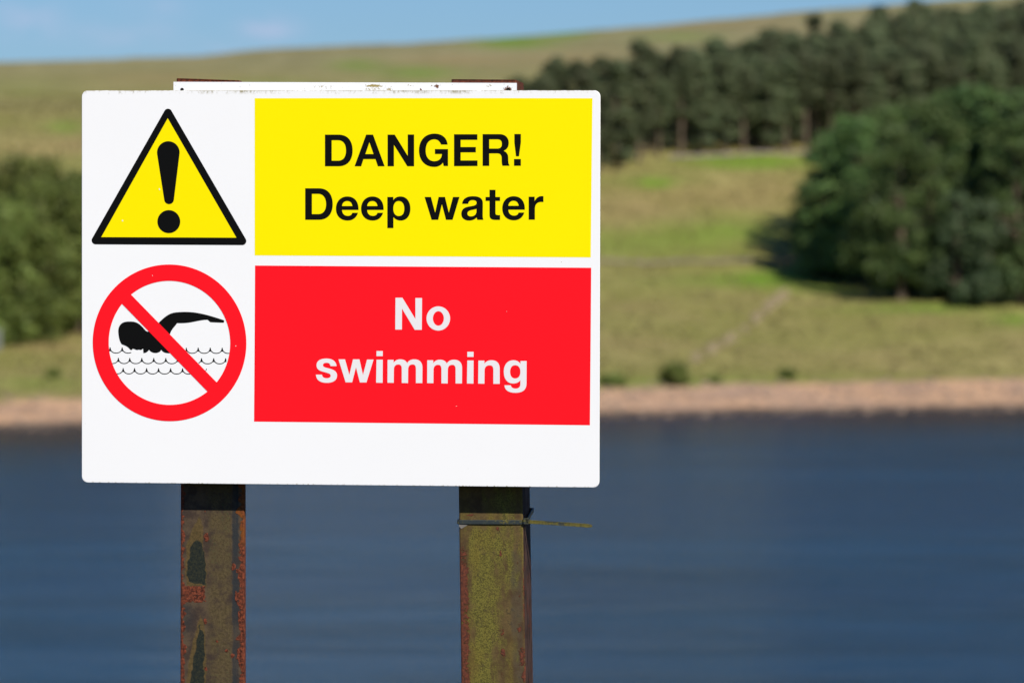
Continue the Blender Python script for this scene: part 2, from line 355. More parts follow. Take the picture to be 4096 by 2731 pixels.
while len(done) < 262 and tries < 4000:
    tries += 1
    x = rw.uniform(1180, 2470); lo = np.interp(x, bx_, by_); hi = np.interp(x, fx, fy) - 3
    if lo >= hi: continue
    t = rw.random() ** 1.35; Yf = drop(x * S, hi * S); 
    if not Yf: continue
    p = drop(x * S, (hi + (lo - hi) * t) * S)
    if p: wood_tree(p, False, t)

# the near clump of big pines on the right (x, base y, scale, what sets it apart)
NEARP = [(1962, 648, .84, 'leftmost big pine of the near clump, boughs hanging over the shaded grass'),
         (2070, 690, .90, 'big pine with its pale trunk bare at the foot, front of the near clump'),
         (1990, 655, .62, 'smaller pine with a short pale trunk between the two left pines of the clump'),
         (2040, 632, .90, 'tall round-headed pine behind the pale-trunked one in the near clump'),
         (1930, 612, .74, 'dark pine at the back left corner of the near clump'),
         (1903, 562, .58, 'small pine farthest back on the left side of the near clump'), (1948, 548, .66, 'pine at the back of the clump behind its leftmost crowns'),
         (1925, 590, .62, 'pine hidden at the back left of the clump, between the corner pines'),
         (1903, 585, .67, 'pine on the far left corner of the near clump, shading the grass'),
         (1900, 640, .55, 'low bushy pine filling the front left corner of the near clump'),
         (2135, 662, 1.0, 'tallest pine in the middle of the near clump, bright green top'),
         (2215, 640, .95, 'bright-topped pine behind the bluish young conifers'),
         (2290, 650, .98, 'tall pine rising behind the right bluish conifer'),
         (2360, 672, 1.03, 'big dark pine cut by the right edge of the view'),
         (2150, 622, .88, 'pine half hidden at the back of the near clump, second row'),
         (2250, 618, .90, 'pine at the back of the near clump towards its right side'),
         (2340, 700, .9, 'low dark pine nearest the water at the right edge'),
         (2440, 690, 1.1, 'dark pine just beyond the right end of the clump')]
for k, (x, y, s, lab) in enumerate(NEARP):
    p = drop(x * S, y * S); put_tree([PIN[1], PIN[3]] if k in (1, 2) else PIN[::2], p, k * 1.7, (s, s, s * .98), lab, 'pine tree', 'big pines of the near clump')
for k, (x, y, s, lab) in enumerate([(2195, 700, 1.0, 'bluish-green young conifer at the foot of the clump, left one of the pair'), (2275, 706, .95, 'bluish-green young conifer at the foot of the clump, right one of the pair'),
                                     (2085, 676, .5, 'small grey-green conifer beside the pale trunk'), (2145, 690, .55, 'small conifer between pale trunk and bluish pair')]):
    p = drop(x * S, y * S); put_tree(BLU, p, k * 2.1, (s, s, s), lab, 'conifer', 'young conifers in front of the near clump')
for k, (x, y, s, lab) in enumerate([(-60, 790, 1.0, 'broadleaf tree cut by the left edge of the view'), (20, 785, .92, 'dark rounded broadleaf tree beside the grey post at the left edge'),
        (105, 772, .95, 'rounded broadleaf tree in the middle of the row left of the sign'), (185, 764, 1.0, 'broadleaf tree half hidden by the left edge of the sign'),
        (60, 742, 1.04, 'taller broadleaf tree in the second row left of the sign'), (150, 735, 1.0, 'broadleaf tree in the second row nearest the sign'),
        (-20, 745, 1.05, 'second-row broadleaf tree at the left edge of the view'), (270, 750, 1.0, 'broadleaf tree hidden behind the warning triangle'), (230, 728, .95, 'second-row broadleaf tree behind the sign edge')]):
    p = drop(x * S, y * S); put_tree(BRD, p, k * 1.3, (s, s, s), lab, 'tree', 'broadleaf trees on the left shore')

SHRUB = leaf_mat('shrub_leaves', (.13, .19, .04), (.25, .34, .08), (.24, .24, .08), .35)
def shrub(x, y, H, W, label, seed):
    p = drop(x * S, y * S); r = random.Random(seed); root = empty('shrub', p); cl = []; V = []; F = []
    for k in range(14):
        a = r.uniform(0, 6.28); q = r.uniform(.1, .8) * W * .5; z = H * r.uniform(.2, .85) * (1 - .3 * q / W * 2)
        cl.append((math.cos(a) * q, math.sin(a) * q, z, W * .2, W * .2, H * .18, r.random())); tube(V, F, [(0, 0, -.1), (math.cos(a) * q, math.sin(a) * q, z)], [.03, .01], 4)
    c = bpy.data.objects.new('foliage', crown_mesh('foliage', cl, 2000, .10, SHRUB, seed)); COL.objects.link(c); c.parent = root
    mesh_obj('stem', V, F, BARK, root); tag(root, label, 'shrub', 'shrubs along the far shore')
shrub(1545, 888, 1.35, 1.9, 'largest round green shrub on the far shore, right of the sign', 1)
shrub(1408, 888, .8, 1.3, 'low dark shrub on the far shore beside the sign edge', 2)
shrub(1640, 882, .45, .9, 'tiny flat shrub just right of the largest shore shrub', 3)
shrub(1806, 872, .65, 1.1, 'small dark shrub alone on the far shore below the clump shadow', 4)
shrub(122, 868, .45, .9, 'small brown tuft-like shrub on the left shore grass', 5)

# stone walls on the slope (stones piled along a line)
g = G('field_stone'); co = g.coord(); n1 = g.noise(co, 3, 4); g.set(g.mix(n1, (.20, .17, .15), (.36, .30, .27)), .9, .2); g.bump(n1, .05); STONE = g.m
g = G('dark_field_stone'); co = g.coord(); n1 = g.noise(co, 3, 4); g.set(g.mix(n1, (.16, .13, .09), (.26, .21, .15)), .9, .2); g.bump(n1, .05); DSTONE = g.m
g = G('pink_field_stone'); co = g.coord(); n1 = g.noise(co, 3, 4); g.set(g.mix(n1, (.23, .185, .105), (.31, .245, .145)), .9, .2); PSTONE = g.m
def rock(V, F, c, s, r, sq=(1, 1, 1)):
    b0 = len(V); rot = Euler((r.uniform(0, 6), r.uniform(0, 6), r.uniform(0, 6))).to_matrix()
    ico = [(0, 0, 1), (.89, 0, .45), (.28, .85, .45), (-.72, .53, .45), (-.72, -.53, .45), (.28, -.85, .45), (.72, .53, -.45), (-.28, .85, -.45), (-.89, 0, -.45), (-.28, -.85, -.45), (.72, -.53, -.45), (0, 0, -1)]
    fc = [(0, 1, 2), (0, 2, 3), (0, 3, 4), (0, 4, 5), (0, 5, 1), (1, 6, 2), (2, 7, 3), (3, 8, 4), (4, 9, 5), (5, 10, 1), (2, 6, 7), (3, 7, 8), (4, 8, 9), (5, 9, 10), (1, 10, 6), (11, 7, 6), (11, 8, 7), (11, 9, 8), (11, 10, 9), (11, 6, 10)]
    for v in ico:
        q = rot @ (Vector(v) * r.uniform(.75, 1.15)); V.append(Vector((q.x * s * sq[0], q.y * s * sq[1], q.z * s * sq[2])) + c)
    F += [tuple(b0 + i for i in f) for f in fc]
def wall(pts, height, width, mat, label, gaps=0., size=.22, spread=1.):
    r = random.Random(len(pts) + int(pts[0][0])); W = [drop(a * S, b * S) for a, b in pts]; W = [p for p in W if p]; root = W[0].copy(); V = []; F = []
    for a, b in zip(W[:-1], W[1:]):
        n = max(2, int((b - a).length / (size * 1.3)))
        for k in range(n):
            p = a.lerp(b, k / n)
            if noise.noise(p * .25) < gaps - .5: continue
            for j in range(max(1, int(height / (size * 1.2)))):
                for s_ in (-1, 1):
                    q = p + Vector((r.uniform(-.1, .1), s_ * width * .3 * spread + r.uniform(-.1, .1) * spread, 0)); q.z = ground_z(q.x, q.y) + (j + .4) * size * 1.15
                    rock(V, F, q - root, size * r.uniform(.8, 1.2), r, (1.3, 1, .8))
    o = mesh_obj('stone_wall', V, F, mat); o.location = root; tag(o, label, 'stone wall')
wall([(1540, 364), (1600, 360), (1660, 357), (1720, 355), (1780, 353), (1845, 351), (1900, 350)], .16, .5, STONE, 'pale dry stone wall along the front edge of the hillside wood', size=.12)
wall([(1370, 604), (1420, 606), (1470, 608), (1520, 607), (1570, 606), (1620, 606), (1690, 604), (1760, 603), (1850, 600)], .3, .5, DSTONE, 'low dark stone wall crossing the grass towards the clump shadow', .12, .2)
wall([(1858, 640), (1835, 656), (1800, 680), (1765, 706), (1735, 735), (1705, 764), (1640, 800), (1590, 830)], .14, 1.6, PSTONE, 'tumbledown line of pinkish stones running diagonally down the grass', .42, .12, 2.8)

# pale stone post at the left edge
p = drop(-6 * S, 806 * S); g = G('weathered_stone'); co = g.coord(); n1 = g.noise(co, 4, 5); g.set(g.mix(n1, (.13, .14, .12), (.24, .25, .21)), .9, .2); g.bump(n1, .03)
bm = bmesh.new(); bmesh.ops.create_cube(bm, size=1); bmesh.ops.scale(bm, vec=(.40, .26, 1.2), verts=bm.verts); bmesh.ops.translate(bm, vec=(0, 0, .55), verts=bm.verts)
bmesh.ops.bevel(bm, geom=bm.edges[:], offset=.05, segments=2, affect='EDGES')
bmesh.ops.subdivide_edges(bm, edges=bm.edges[:], cuts=2, use_grid_fill=True)
for v in bm.verts: v.co += Vector((1, 1, 0)) * .02 * noise.noise(v.co * 4)
me = bpy.data.meshes.new('stone_post'); bm.to_mesh(me); bm.free(); me.materials.append(g.m); o = bpy.data.objects.new('stone_post', me); COL.objects.link(o); o.location = p
tag(o, 'squat pale grey stone post beside the trees at the left edge', 'post')

# grass tufts and beach stones
def tufts():
    r = np.random.default_rng(3); n = 15000; X = r.uniform(-42, 60, n); Y = r.uniform(270, 470, n); keep = []
    Vv = []; Ff = []; T = []
    for x, y in zip(X, Y):
        d = y - shore_y(x) - shore_wob(x)
        if d < 11.5 + min(max(.09 * x, 0), 2.6) or abs(x) > y * .1 + 8: continue
        z = ground_z(x, y); hgt = r.uniform(.12, .34); tn = r.random()
        for k in range(4):
            a = r.uniform(0, 6.28); dx, dy = math.cos(a), math.sin(a); b0 = len(Vv)
            bx, by = x + dx * .06, y + dy * .06; s = .05
            Vv += [(bx - dy * s, by + dx * s, z - .05), (bx + dy * s, by - dx * s, z - .05), (bx + dx * .16, by + dy * .16, z + hgt)]
            Ff.append((b0, b0 + 1, b0 + 2)); T += [(tn, r.random() * .6, 0)] * 3
    o = mesh_obj('grass_tufts', Vv, Ff, TUFT); set_attr(o, 'tone', np.array(T)); tag(o, 'rough tufts of olive and straw grass on the far slope', 'grass', kind='stuff')
TUFT = leaf_mat('tuft_grass', (.16, .15, .045), (.26, .225, .085), (.30, .25, .12), .3)
tufts()
def pebbles():
    r = random.Random(11); V = []; F = []
    for k in range(3800):
        x = r.uniform(-42, 44); d = r.uniform(-.6, 11.5); y = shore_y(x) + shore_wob(x) + d
        if abs(x) > y * .1 + 6: continue
        s = .05 + .16 * r.random() ** 4; rock(V, F, Vector((x, y, ground_z(x, y) + s * .2)), s, r, (1.2, 1, .7))
    g = G('beach_stone'); n1 = g.noise(g.coord(), .8, 4); g.set(g.mix(g.ramp(n1, .3, .7), (.17, .13, .10), (.36, .26, .18)), .85, .2)
    o = mesh_obj('beach_stones', V, F, g.m); tag(o, 'scattered stones on the pinkish drawn-down shore', 'stones', kind='stuff')
pebbles()

# ------------------------------------------------------------------ the warning sign
POSE = Matrix.Translation((-.197357, 6.492948, 7.969589)) @ Matrix.Rotation(-.1430299, 4, 'Z') @ Matrix.Rotation(.01314757, 4, 'X') @ Matrix.Rotation(.00408831, 4, 'Y')
INV = POSE.inverted(); INV3 = INV.to_3x3(); CAML = INV @ CAM
def Lc(px, py, yo=0.):                       # photo point -> point of the sign's own frame on the plane y = yo
    r = INV3 @ ray(px, py); t = (yo - CAML.y) / r.y; return CAML + r * t
PYF = .0305                                   # how far the posts stand behind the front of the board
BASE = Vector((-.2, 6.53, ground_z(-.2, 6.53)))
sign = empty('warning_sign', BASE)
tag(sign, 'white sign with yellow DANGER and red No swimming fields on two rusty posts', 'warning sign')
ROOTINV = Matrix.Translation(-BASE)
def sp_(name, V, F, mat, parent=None, label=None, layer=None, **k):
    o = mesh_obj(name, V, F, mat, **k); o.parent = parent or sign
    o.matrix_local = (ROOTINV @ POSE) if parent is None else Matrix.Identity(4)
    if label: o['label'] = label
    return o
def path(s):
    polys = []; cur = []; toks = s.replace(',', ' ').replace('M', ' M ').replace('L', ' L ').replace('C', ' C ').replace('Z', ' Z ').split(); i = 0; cmd = None
    while i < len(toks):
        t = toks[i]
        if t in 'MLCZ':
            cmd = t; i += 1
            if t == 'Z': polys.append(cur); cur = []
            continue
        if cmd in 'ML': cur.append((float(toks[i]), float(toks[i + 1]))); i += 2
        else:
            c = [float(v) for v in toks[i:i + 6]]; i += 6; p0 = cur[-1]; p1, p2, p3 = (c[0], c[1]), (c[2], c[3]), (c[4], c[5])
            for k in range(1, 13):
                u = k / 12; m = 1 - u
                cur.append(tuple(m ** 3 * p0[j] + 3 * m * m * u * p1[j] + 3 * m * u * u * p2[j] + u ** 3 * p3[j] for j in (0, 1)))
    if cur: polys.append(cur)
    return polys
def clean(poly):
    o = []
    for p in poly:
        if not o or math.hypot(p[0] - o[-1][0], p[1] - o[-1][1]) > .05: o.append(p)
    if math.hypot(o[0][0] - o[-1][0], o[0][1] - o[-1][1]) < .05: o.pop()
    return o
def shapes(name, groups, mat, layer, parent, conv):
    """groups: list of [outer, hole, ...]; conv maps a drawing point to photo px (or to sign frame when conv is None)"""
    V = []; F = []; y = -.00012 * layer
    for gr in groups:
        gr = [clean(p) for p in gr]
        pts = [[(Lc(*conv(q)) if conv else Vector((q[0], 0, q[1]))) for q in p] for p in gr]
        loops = [[Vector((p.x, p.z, 0)) for p in lp] for lp in pts]; b0 = len(V); flat = [p for lp in loops for p in lp]
        V += [(p.x, y, p.y) for p in flat]
        for t in tessellate_polygon(loops):
            a, b, c = (flat[i] for i in t); cr = (b - a).cross(c - a).z
            F.append(tuple(b0 + i for i in (t if cr > 0 else t[::-1])))
    return sp_(name, V, F, mat, parent)

# --- materials of the board
def plastic(name, col, rough=.42):
    g = G(name); co = g.coord(); n1 = g.noise(co, 9, 3); n2 = g.noise(co, 420, 2)
    lo = tuple(c * .975 for c in col); g.set(g.mix(n1, lo, col), rough, .08); g.bump(n2, .00002); return g
g = plastic('white_board', (.88, .88, .86)); co = g.coord(); sx = g.n('ShaderNodeSeparateXYZ'); g.l(co, sx.inputs[0])
gn = g.noise(g.coord(scale=(1, 1, .55)), 260, 4, .7); gb = g.noise(g.coord(scale=(1, 1, .1)), 24, 3, .6)
top = g.ramp(sx.outputs[2], .2195, .2252, 0, 1); topm = g.math('MULTIPLY', top, g.ramp(g.math('ADD', gn, g.math('MULTIPLY', gb, .7)), .82, 1.08))
edge = g.ramp(sx.outputs[2], .2240, .2250, 0, 1); topm = g.math('MAXIMUM', topm, g.math('MULTIPLY', edge, g.ramp(g.math('ADD', gn, gb), .75, 1.05, .1, .9)))
bot = g.ramp(sx.outputs[2], -.2230, -.2250, 0, 1); botm = g.math('MULTIPLY', bot, g.ramp(gn, .52, .62))
spk = g.noise(co, 150, 2, .5); spm = g.ramp(spk, .775, .80, 0, .5)
mk = g.math('MAXIMUM', g.math('MAXIMUM', topm, botm), spm)
old = g.b.inputs['Base Color'].links[0].from_socket
g.put(g.b.inputs['Base Color'], g.mix(mk, old, g.mix(gn, (.16, .13, .03), (.30, .25, .09)))); WHITE = g.m
g = G('grimy_board_edge'); co = g.coord(); n1 = g.noise(co, 330, 3, .7); g.set(g.mix(g.ramp(n1, .4, .6), (.10, .11, .035), (.50, .49, .38)), .8, .2); EDGE = g.m
YEL = plastic('yellow_print', (.95, .81, .0)).m
RED = plastic('red_print', (.95, .0085, .017)).m
BLK = plastic('black_print', (.0045, .0045, .0040), .45).m
WPR = plastic('white_print', (.80, .78, .77)).m
YTR = plastic('yellow_print_triangle', (.95, .79, .0)).m

# --- board
hw, hh, cr = .3, .225, .0072
prof = []
for (cx, cz, a0) in ((hw - cr, hh - cr, 0), (-hw + cr, hh - cr, 90), (-hw + cr, -hh + cr, 180), (hw - cr, -hh + cr, 270)):
    for k in range(9): a = R(a0 + k * 90 / 8); prof.append((cx + cr * math.cos(a), cz + cr * math.sin(a)))
n = len(prof); e = .0004
V = [(x * (1 - e / hw), 0, z * (1 - e / hh)) for x, z in prof] + [(x, e, z) for x, z in prof] + [(x, .0030, z) for x, z in prof]
F = [tuple(range(n))[::-1]] + [(i, (i + 1) % n, n + (i + 1) % n, n + i) for i in range(n)] + [(n + i, n + (i + 1) % n, 2 * n + (i + 1) % n, 2 * n + i) for i in range(n)] + [tuple(range(2 * n, 3 * n))]
F[0] = tuple(range(n)); F[0] = F[0][::-1] if False else F[0]
panel = sp_('board', V, F, WHITE, mats=[WHITE, EDGE], fm=[0] + [0] * n + [1] * n + [0])
bm = bmesh.new(); bm.from_mesh(panel.data); bmesh.ops.recalc_face_normals(bm, faces=bm.faces); bm.to_mesh(panel.data); bm.free()

idt = lambda q: q
rect = lambda *p: [list(p)]
yf = shapes('yellow_field', [rect((1019, 393.8), (1500, 393.2), (2000, 393.3), (2370, 394), (2366.5, 700), (2363, 1029.5), (1700, 1025.5), (1019, 1021.5))], YEL, 1, panel, idt)
rf = shapes('red_field', [rect((1020.3, 1062), (1500, 1065.5), (2365, 1071), (2362.5, 1390), (2359.8, 1700), (1700, 1692.8), (1016.3, 1685.5), (1018.5, 1390))], RED, 1, panel, idt)

Z6 = lambda q: (1100 + q[0] / 1.96, 480 + q[1] / 1.96)
Z7 = lambda q: (1100 + q[0] / 1.96, 1100 + q[1] / 1.96)
Z1 = lambda q: (300 + q[0] / 2.0105, 260 + q[1] / 2.0105)
Z2 = lambda q: (300 + q[0] / 2.2395, 1020 + q[1] / 2.2395)
sh = lambda P, dx, dy=0: [[(x + dx, y + dy) for x, y in p] for p in P]
def ell(cx, cy, rx, ry, n=40): return [(cx + rx * math.cos(2 * math.pi * k / n), cy + ry * math.sin(2 * math.pi * k / n)) for k in range(n)]
D1 = path('M392,116 L500,116 C570,116 609,165 609,240 C609,315 570,364 500,364 L392,364 Z M445,160 L495,160 C535,160 557,190 557,240 C557,290 535,320 495,320 L445,320 Z')
A1 = path('M715,116 L769,116 L860,364 L807,364 L788,308 L694,308 L676,364 L624,364 Z M741,176 L773,268 L709,268 Z')
N1 = path('M883,116 L939,116 L1041,282 L1041,115 L1091,115 L1091,364 L1038,364 L933,196 L933,364 L883,364 Z')
G1 = path('M1354,194 L1302,194 C1293,167 1275,153 1249,153 C1207,153 1182,187 1182,240 C1182,292 1207,324 1250,324 C1284,324 1307,303 1309,268 L1254,268 L1254,229 L1357,229 L1357,362 L1323,362 L1317,336 C1299,360 1277,369 1248,369 C1177,369 1129,317 1129,240 C1129,161 1176,108 1250,108 C1309,108 1348,139 1354,194 Z')
E1 = path('M1404,113 L1587,113 L1587,157 L1456,157 L1456,213 L1575,213 L1575,255 L1456,255 L1456,318 L1588,318 L1588,362 L1404,363 Z')
R1 = path('M1628,112 L1760,112 C1806,112 1833,140 1833,180 C1833,212 1819,232 1793,243 C1816,252 1828,268 1829,296 C1830,322 1828,340 1838,355 L1838,360 L1784,360 C1776,342 1778,318 1777,296 C1775,272 1765,263 1740,263 L1680,263 L1680,361 L1628,361 Z M1680,153 L1743,153 C1768,153 1779,165 1779,188 C1779,212 1768,225 1742,225 L1680,225 Z')
X1 = path('M1877,111 L1928,111 L1928,178 L1913,286 L1890,286 L1877,178 Z'); X2 = path('M1874,307 L1928,307 L1928,360 L1874,360 Z')
shapes('lettering', [D1, A1, N1, G1, E1, R1, X1, X2], BLK, 2, panel, Z6)['label'] = 'black word DANGER! in capitals'
D2 = path('M237,536 L345,536 C415,536 453,585 453,660 C453,735 415,783 345,783 L237,783 Z M290,580 L340,580 C378,580 401,612 401,660 C401,708 378,738 340,738 L290,738 Z')
e1 = path('M655,706 L526,706 C528,736 545,752 572,752 C590,752 602,743 606,728 L651,728 C639,768 609,789 570,789 C514,789 478,752 478,696 C478,639 514,600 567,600 C624,600 658,640 655,706 Z M607,675 C603,650 590,636 567,636 C543,636 529,651 526,675 Z')
p1 = path('M881,604 L928,604 L928,628 C940,609 960,600 984,600 C1032,600 1062,639 1062,696 C1062,752 1032,789 986,789 C962,789 942,779 929,761 L929,848 L881,848 Z M971,636 C944,636 928,659 928,695 C928,732 944,753 971,753 C998,753 1014,732 1014,695 C1014,659 998,636 971,636 Z')
w1 = path('M1173,604 L1223,604 L1256,727 L1283,604 L1333,604 L1363,727 L1396,604 L1447,604 L1393,783 L1341,783 L1309,661 L1280,783 L1228,783 Z')
a1 = path('M1467,658 C1470,620 1500,598 1552,598 C1602,598 1630,615 1630,652 L1629,745 C1629,762 1630,772 1634,778 L1634,783 L1587,783 C1584,778 1583,772 1582,765 C1566,781 1546,789 1522,789 C1484,789 1461,768 1461,736 C1461,704 1480,686 1516,680 C1552,673 1580,673 1581,650 C1582,636 1571,629 1550,629 C1529,629 1518,638 1515,658 Z M1580,697 C1570,701 1556,704 1544,706 C1520,711 1509,719 1509,734 C1509,749 1520,756 1537,756 C1563,756 1581,738 1580,714 Z')
t1 = path('M1682,548 L1729,548 L1729,604 L1765,604 L1765,635 L1729,635 L1729,728 C1729,743 1734,747 1765,746 L1765,783 C1755,785 1745,784 1735,784 C1697,784 1682,775 1682,742 L1682,635 L1651,635 L1651,604 L1682,604 Z')
r1 = path('M1989,602 L2036,602 L2036,636 C2050,608 2072,593 2105,598 L2105,644 C2060,639 2038,656 2038,700 L2038,782 L1989,782 Z')
shapes('lettering', [D2, e1, sh(e1, 197), p1, w1, a1, t1, sh(e1, 1304, -2), r1], BLK, 2, panel, Z6)['label'] = 'black words Deep water'
N2 = path('M945,178 L999,178 L1101,345 L1101,180 L1153,180 L1151,429 L1096,429 L996,263 L995,427 L943,427 Z')
o1 = [ell(1280.5, 340, 92.5, 95), ell(1281, 340, 43, 57)]
shapes('lettering', [N2, o1], WPR, 2, panel, Z7)['label'] = 'white word No'
s1 = path('M436,713 C432,695 424,687 405,687 C387,687 376,693 376,705 C376,722 395,724 425,732 C465,742 487,757 487,787 C487,823 456,844 406,844 C353,844 323,820 321,780 L368,780 C371,799 383,808 406,808 C425,808 437,801 437,788 C437,773 419,768 388,760 C346,750 326,737 326,706 C326,673 355,654 402,654 C450,654 479,674 483,713 Z')
w2 = path('M498,660 L549,660 L583,782 L612,660 L662,660 L690,782 L722,662 L773,662 L717,841 L666,841 L635,722 L605,840 L554,840 Z')
i1 = path('M796,595 L845,595 L845,635 L796,635 Z'); i2 = path('M796,663 L845,663 L844,844 L793,843 Z')
m1 = path('M883,664 L930,664 L930,688 C942,669 958,660 982,660 C1008,660 1026,669 1036,690 C1049,670 1067,660 1092,660 C1133,660 1156,683 1156,726 L1155,846 L1105,846 L1105,735 C1105,711 1097,700 1079,700 C1056,700 1044,714 1044,740 L1043,846 L994,845 L994,735 C994,711 986,700 968,700 C945,700 932,714 932,740 L931,844 L882,843 Z')
n1_ = path('M1595,670 L1642,670 L1642,695 C1655,676 1672,667 1697,667 C1739,667 1762,691 1762,733 L1762,852 L1712,852 L1712,743 C1712,718 1703,707 1682,707 C1657,707 1643,722 1643,748 L1642,851 L1593,850 Z')
g1 = path('M1925,673 L1973,673 L1972,850 C1971,898 1942,922 1886,922 C1832,922 1802,902 1799,863 L1848,863 C1853,881 1865,889 1886,889 C1911,889 1924,876 1924,851 L1924,823 C1911,841 1892,849 1866,849 C1822,849 1794,813 1794,758 C1794,702 1823,667 1869,667 C1893,667 1911,676 1925,696 Z M1883,706 C1858,706 1843,726 1843,758 C1843,790 1858,810 1883,810 C1909,810 1924,790 1924,758 C1924,726 1909,706 1883,706 Z')
shapes('lettering', [s1, w2, i1, i2, m1, sh(m1, 311, 3), sh(i1, 712, 6), sh(i2, 712, 6), n1_, g1], WPR, 2, panel, Z7)['label'] = 'white word swimming'

# --- warning triangle
def hull(cs, n=14):
    P = [(cx + r * math.cos(2 * math.pi * k / 48), cy + r * math.sin(2 * math.pi * k / 48)) for cx, cy, r in cs for k in range(48)]
    P = sorted(set(P)); 
    def half(pp):
        h = []
        for p in pp:
            while len(h) > 1 and (h[-1][0] - h[-2][0]) * (p[1] - h[-2][1]) - (h[-1][1] - h[-2][1]) * (p[0] - h[-2][0]) <= 0: h.pop()
            h.append(p)
        return h
    return half(P)[:-1] + half(P[::-1])[:-1]
shapes('warning_triangle', [[hull([(748, 385, 32), (167, 1410, 33), (1345, 1416, 33)])]], BLK, 1, panel, Z1)
shapes('yellow_triangle', [[[(746, 430), (1298, 1389), (212, 1384)]]], YTR, 2, panel, Z1)
shapes('exclamation_mark', [[hull([(751, 705, 91), (757, 1081, 39)])], [ell(755, 1260, 92, 93)]], BLK, 3, panel, Z1)
# --- prohibition symbol
sw = path('M388,690 C384,640 410,604 455,597 C490,593 525,594 545,602 C590,618 615,660 638,680 C645,687 660,684 672,684 L752,604 C800,555 840,525 885,516 C930,508 1010,506 1070,514 C1160,526 1250,555 1333,583 C1340,590 1338,600 1330,606 C1290,606 1250,603 1215,602 C1200,595 1198,583 1185,580 C1130,580 1070,600 1010,607 C975,611 940,611 915,610 C900,635 870,660 858,690 L850,712 L880,840 L862,878 C835,882 790,880 773,848 C760,887 685,887 664,848 C650,868 635,878 613,878 L610,836 C600,850 585,853 573,847 C560,852 552,851 545,848 C540,845 520,838 515,840 C515,850 505,853 495,848 C470,815 445,810 420,800 C400,780 390,730 388,690 Z')
shapes('swimmer_symbol', [sw], BLK, 1, panel, Z2)
def ribbon(pts, wd):
    Lp = []; Rp = []
    for k in range(len(pts)):
        a = pts[max(k - 1, 0)]; b = pts[min(k + 1, len(pts) - 1)]; dx, dy = b[0] - a[0], b[1] - a[1]; l = math.hypot(dx, dy) or 1
        x, y = pts[k]; Lp.append((x - dy / l * wd / 2, y + dx / l * wd / 2)); Rp.append((x + dy / l * wd / 2, y - dx / l * wd / 2))
    return Lp + Rp[::-1]
def arc(x0, x1, yt, yb, a=0., b=1.):
    m = (x0 + x1) / 2; q = path(f'M{x0},{yt} C{x0 + 3},{yb - 16} {x0 + 22},{yb} {m},{yb} C{x1 - 22},{yb} {x1 - 3},{yb - 16} {x1},{yt}')[0]
    return q[int(a * 24):int(b * 24) + 1]
wl = []
def row(cusps, yt, yb, sl=0.003):
    for c0, c1, a, b in cusps: wl.append([ribbon(arc(c0, c1, yt + (c0 - 400) * sl, yb + (c0 - 400) * sl, a, b), 7.6)])
    for c in sorted({c for q in cusps for c in (([q[0]] if q[2] == 0 else []) + ([q[1]] if q[3] == 1 else []))}):
        y = yt + (c - 400) * sl; wl.append([[(c - 2.5, y), (c + 2.5, y), (c + 7, y + 34), (c - 7, y + 34)]])
row([(208, 315, .86, 1), (315, 423, 0, 1), (423, 530, 0, .68), (997, 1104, 0, 1), (1104, 1212, 0, 1), (1212, 1319, 0, 1), (1319, 1426, 0, .62)], 827, 877)
row([(282, 389, .48, 1), (389, 491, 0, 1), (491, 599, 0, 1), (599, 706, 0, 1), (706, 814, 0, 1), (814, 921, 0, 1), (1027, 1134, .7, 1), (1134, 1243, 0, 1), (1243, 1350, 0, 1), (1350, 1457, 0, .15)], 921, 971)
row([(325, 432, .45, 1), (432, 534, 0, 1), (534, 642, 0, 1), (642, 749, 0, 1), (749, 857, 0, 1), (857, 964, 0, 1), (964, 1071, 0, .72)], 1012, 1063)
wl.append([ribbon([(1178, 1016), (1177, 1026), (1171, 1036)], 6)])
for q in wl: pass
shapes('wave_lines', wl, BLK, 1.3, panel, Z2)
ctr = Lc(*Z2((846.3, 786))); rad = (Lc(*Z2((1537, 786))) - Lc(*Z2((155, 786)))).length / 2; rin = (Lc(*Z2((1394, 786))) - Lc(*Z2((299, 786)))).length / 2
rv = (Lc(*Z2((846, 1484))) - Lc(*Z2((846, 88)))).length / 2; rvi = (Lc(*Z2((846, 1337))) - Lc(*Z2((846, 234)))).length / 2
ro, ri = (rad + rv) / 2, (rin + rvi) / 2
ringo = [(ctr.x + ro * math.cos(2 * math.pi * k / 120), ctr.z + ro * math.sin(2 * math.pi * k / 120)) for k in range(120)]
ringi = [(ctr.x + ri * math.cos(2 * math.pi * k / 120), ctr.z + ri * math.sin(2 * math.pi * k / 120)) for k in range(120)]
V = [(x, -.0003, z) for x, z in ringo + ringi]; F = [(k, (k + 1) % 120, 120 + (k + 1) % 120, 120 + k) for k in range(120)]
bar = [Lc(*Z2(q)) for q in ((504 - 15, 355 - 15), (1266 + 15, 1136 + 15), (1184 + 15, 1218 + 15), (423 - 15, 438 - 15))]
b0 = len(V); V += [(p.x, -.00034, p.z) for p in bar]; F.append((b0, b0 + 1, b0 + 2, b0 + 3))
sp_('prohibition_ring', V, F, RED, panel, 'red prohibition circle with its slash')
# --- small chips and specks in the print
def speck(q, conv, r, mat, layer, sq=1.): return ([[(q[0] + r * math.cos(a) * 1, q[1] + r * sq * math.sin(a)) for a in np.linspace(0, 6.28, 9)[:-1]]])
shapes('paint_chip', [speck((680, 1000), Z1, 5, 0, 0, 1.5), speck((383, 1252), Z1, 6, 0, 0)], WPR, 4, panel, Z1)
shapes('paint_chip', [speck((694, 184), Z2, 3.5, 0, 0), speck((1441, 814), Z2, 4, 0, 0)], WPR, 4, panel, Z2)
shapes('paint_chip', [speck((1423, 1026), Z7, 5, 0, 0, .3), speck((1817, 285), Z7, 2, 0, 0)], WPR, 4, panel, Z7)

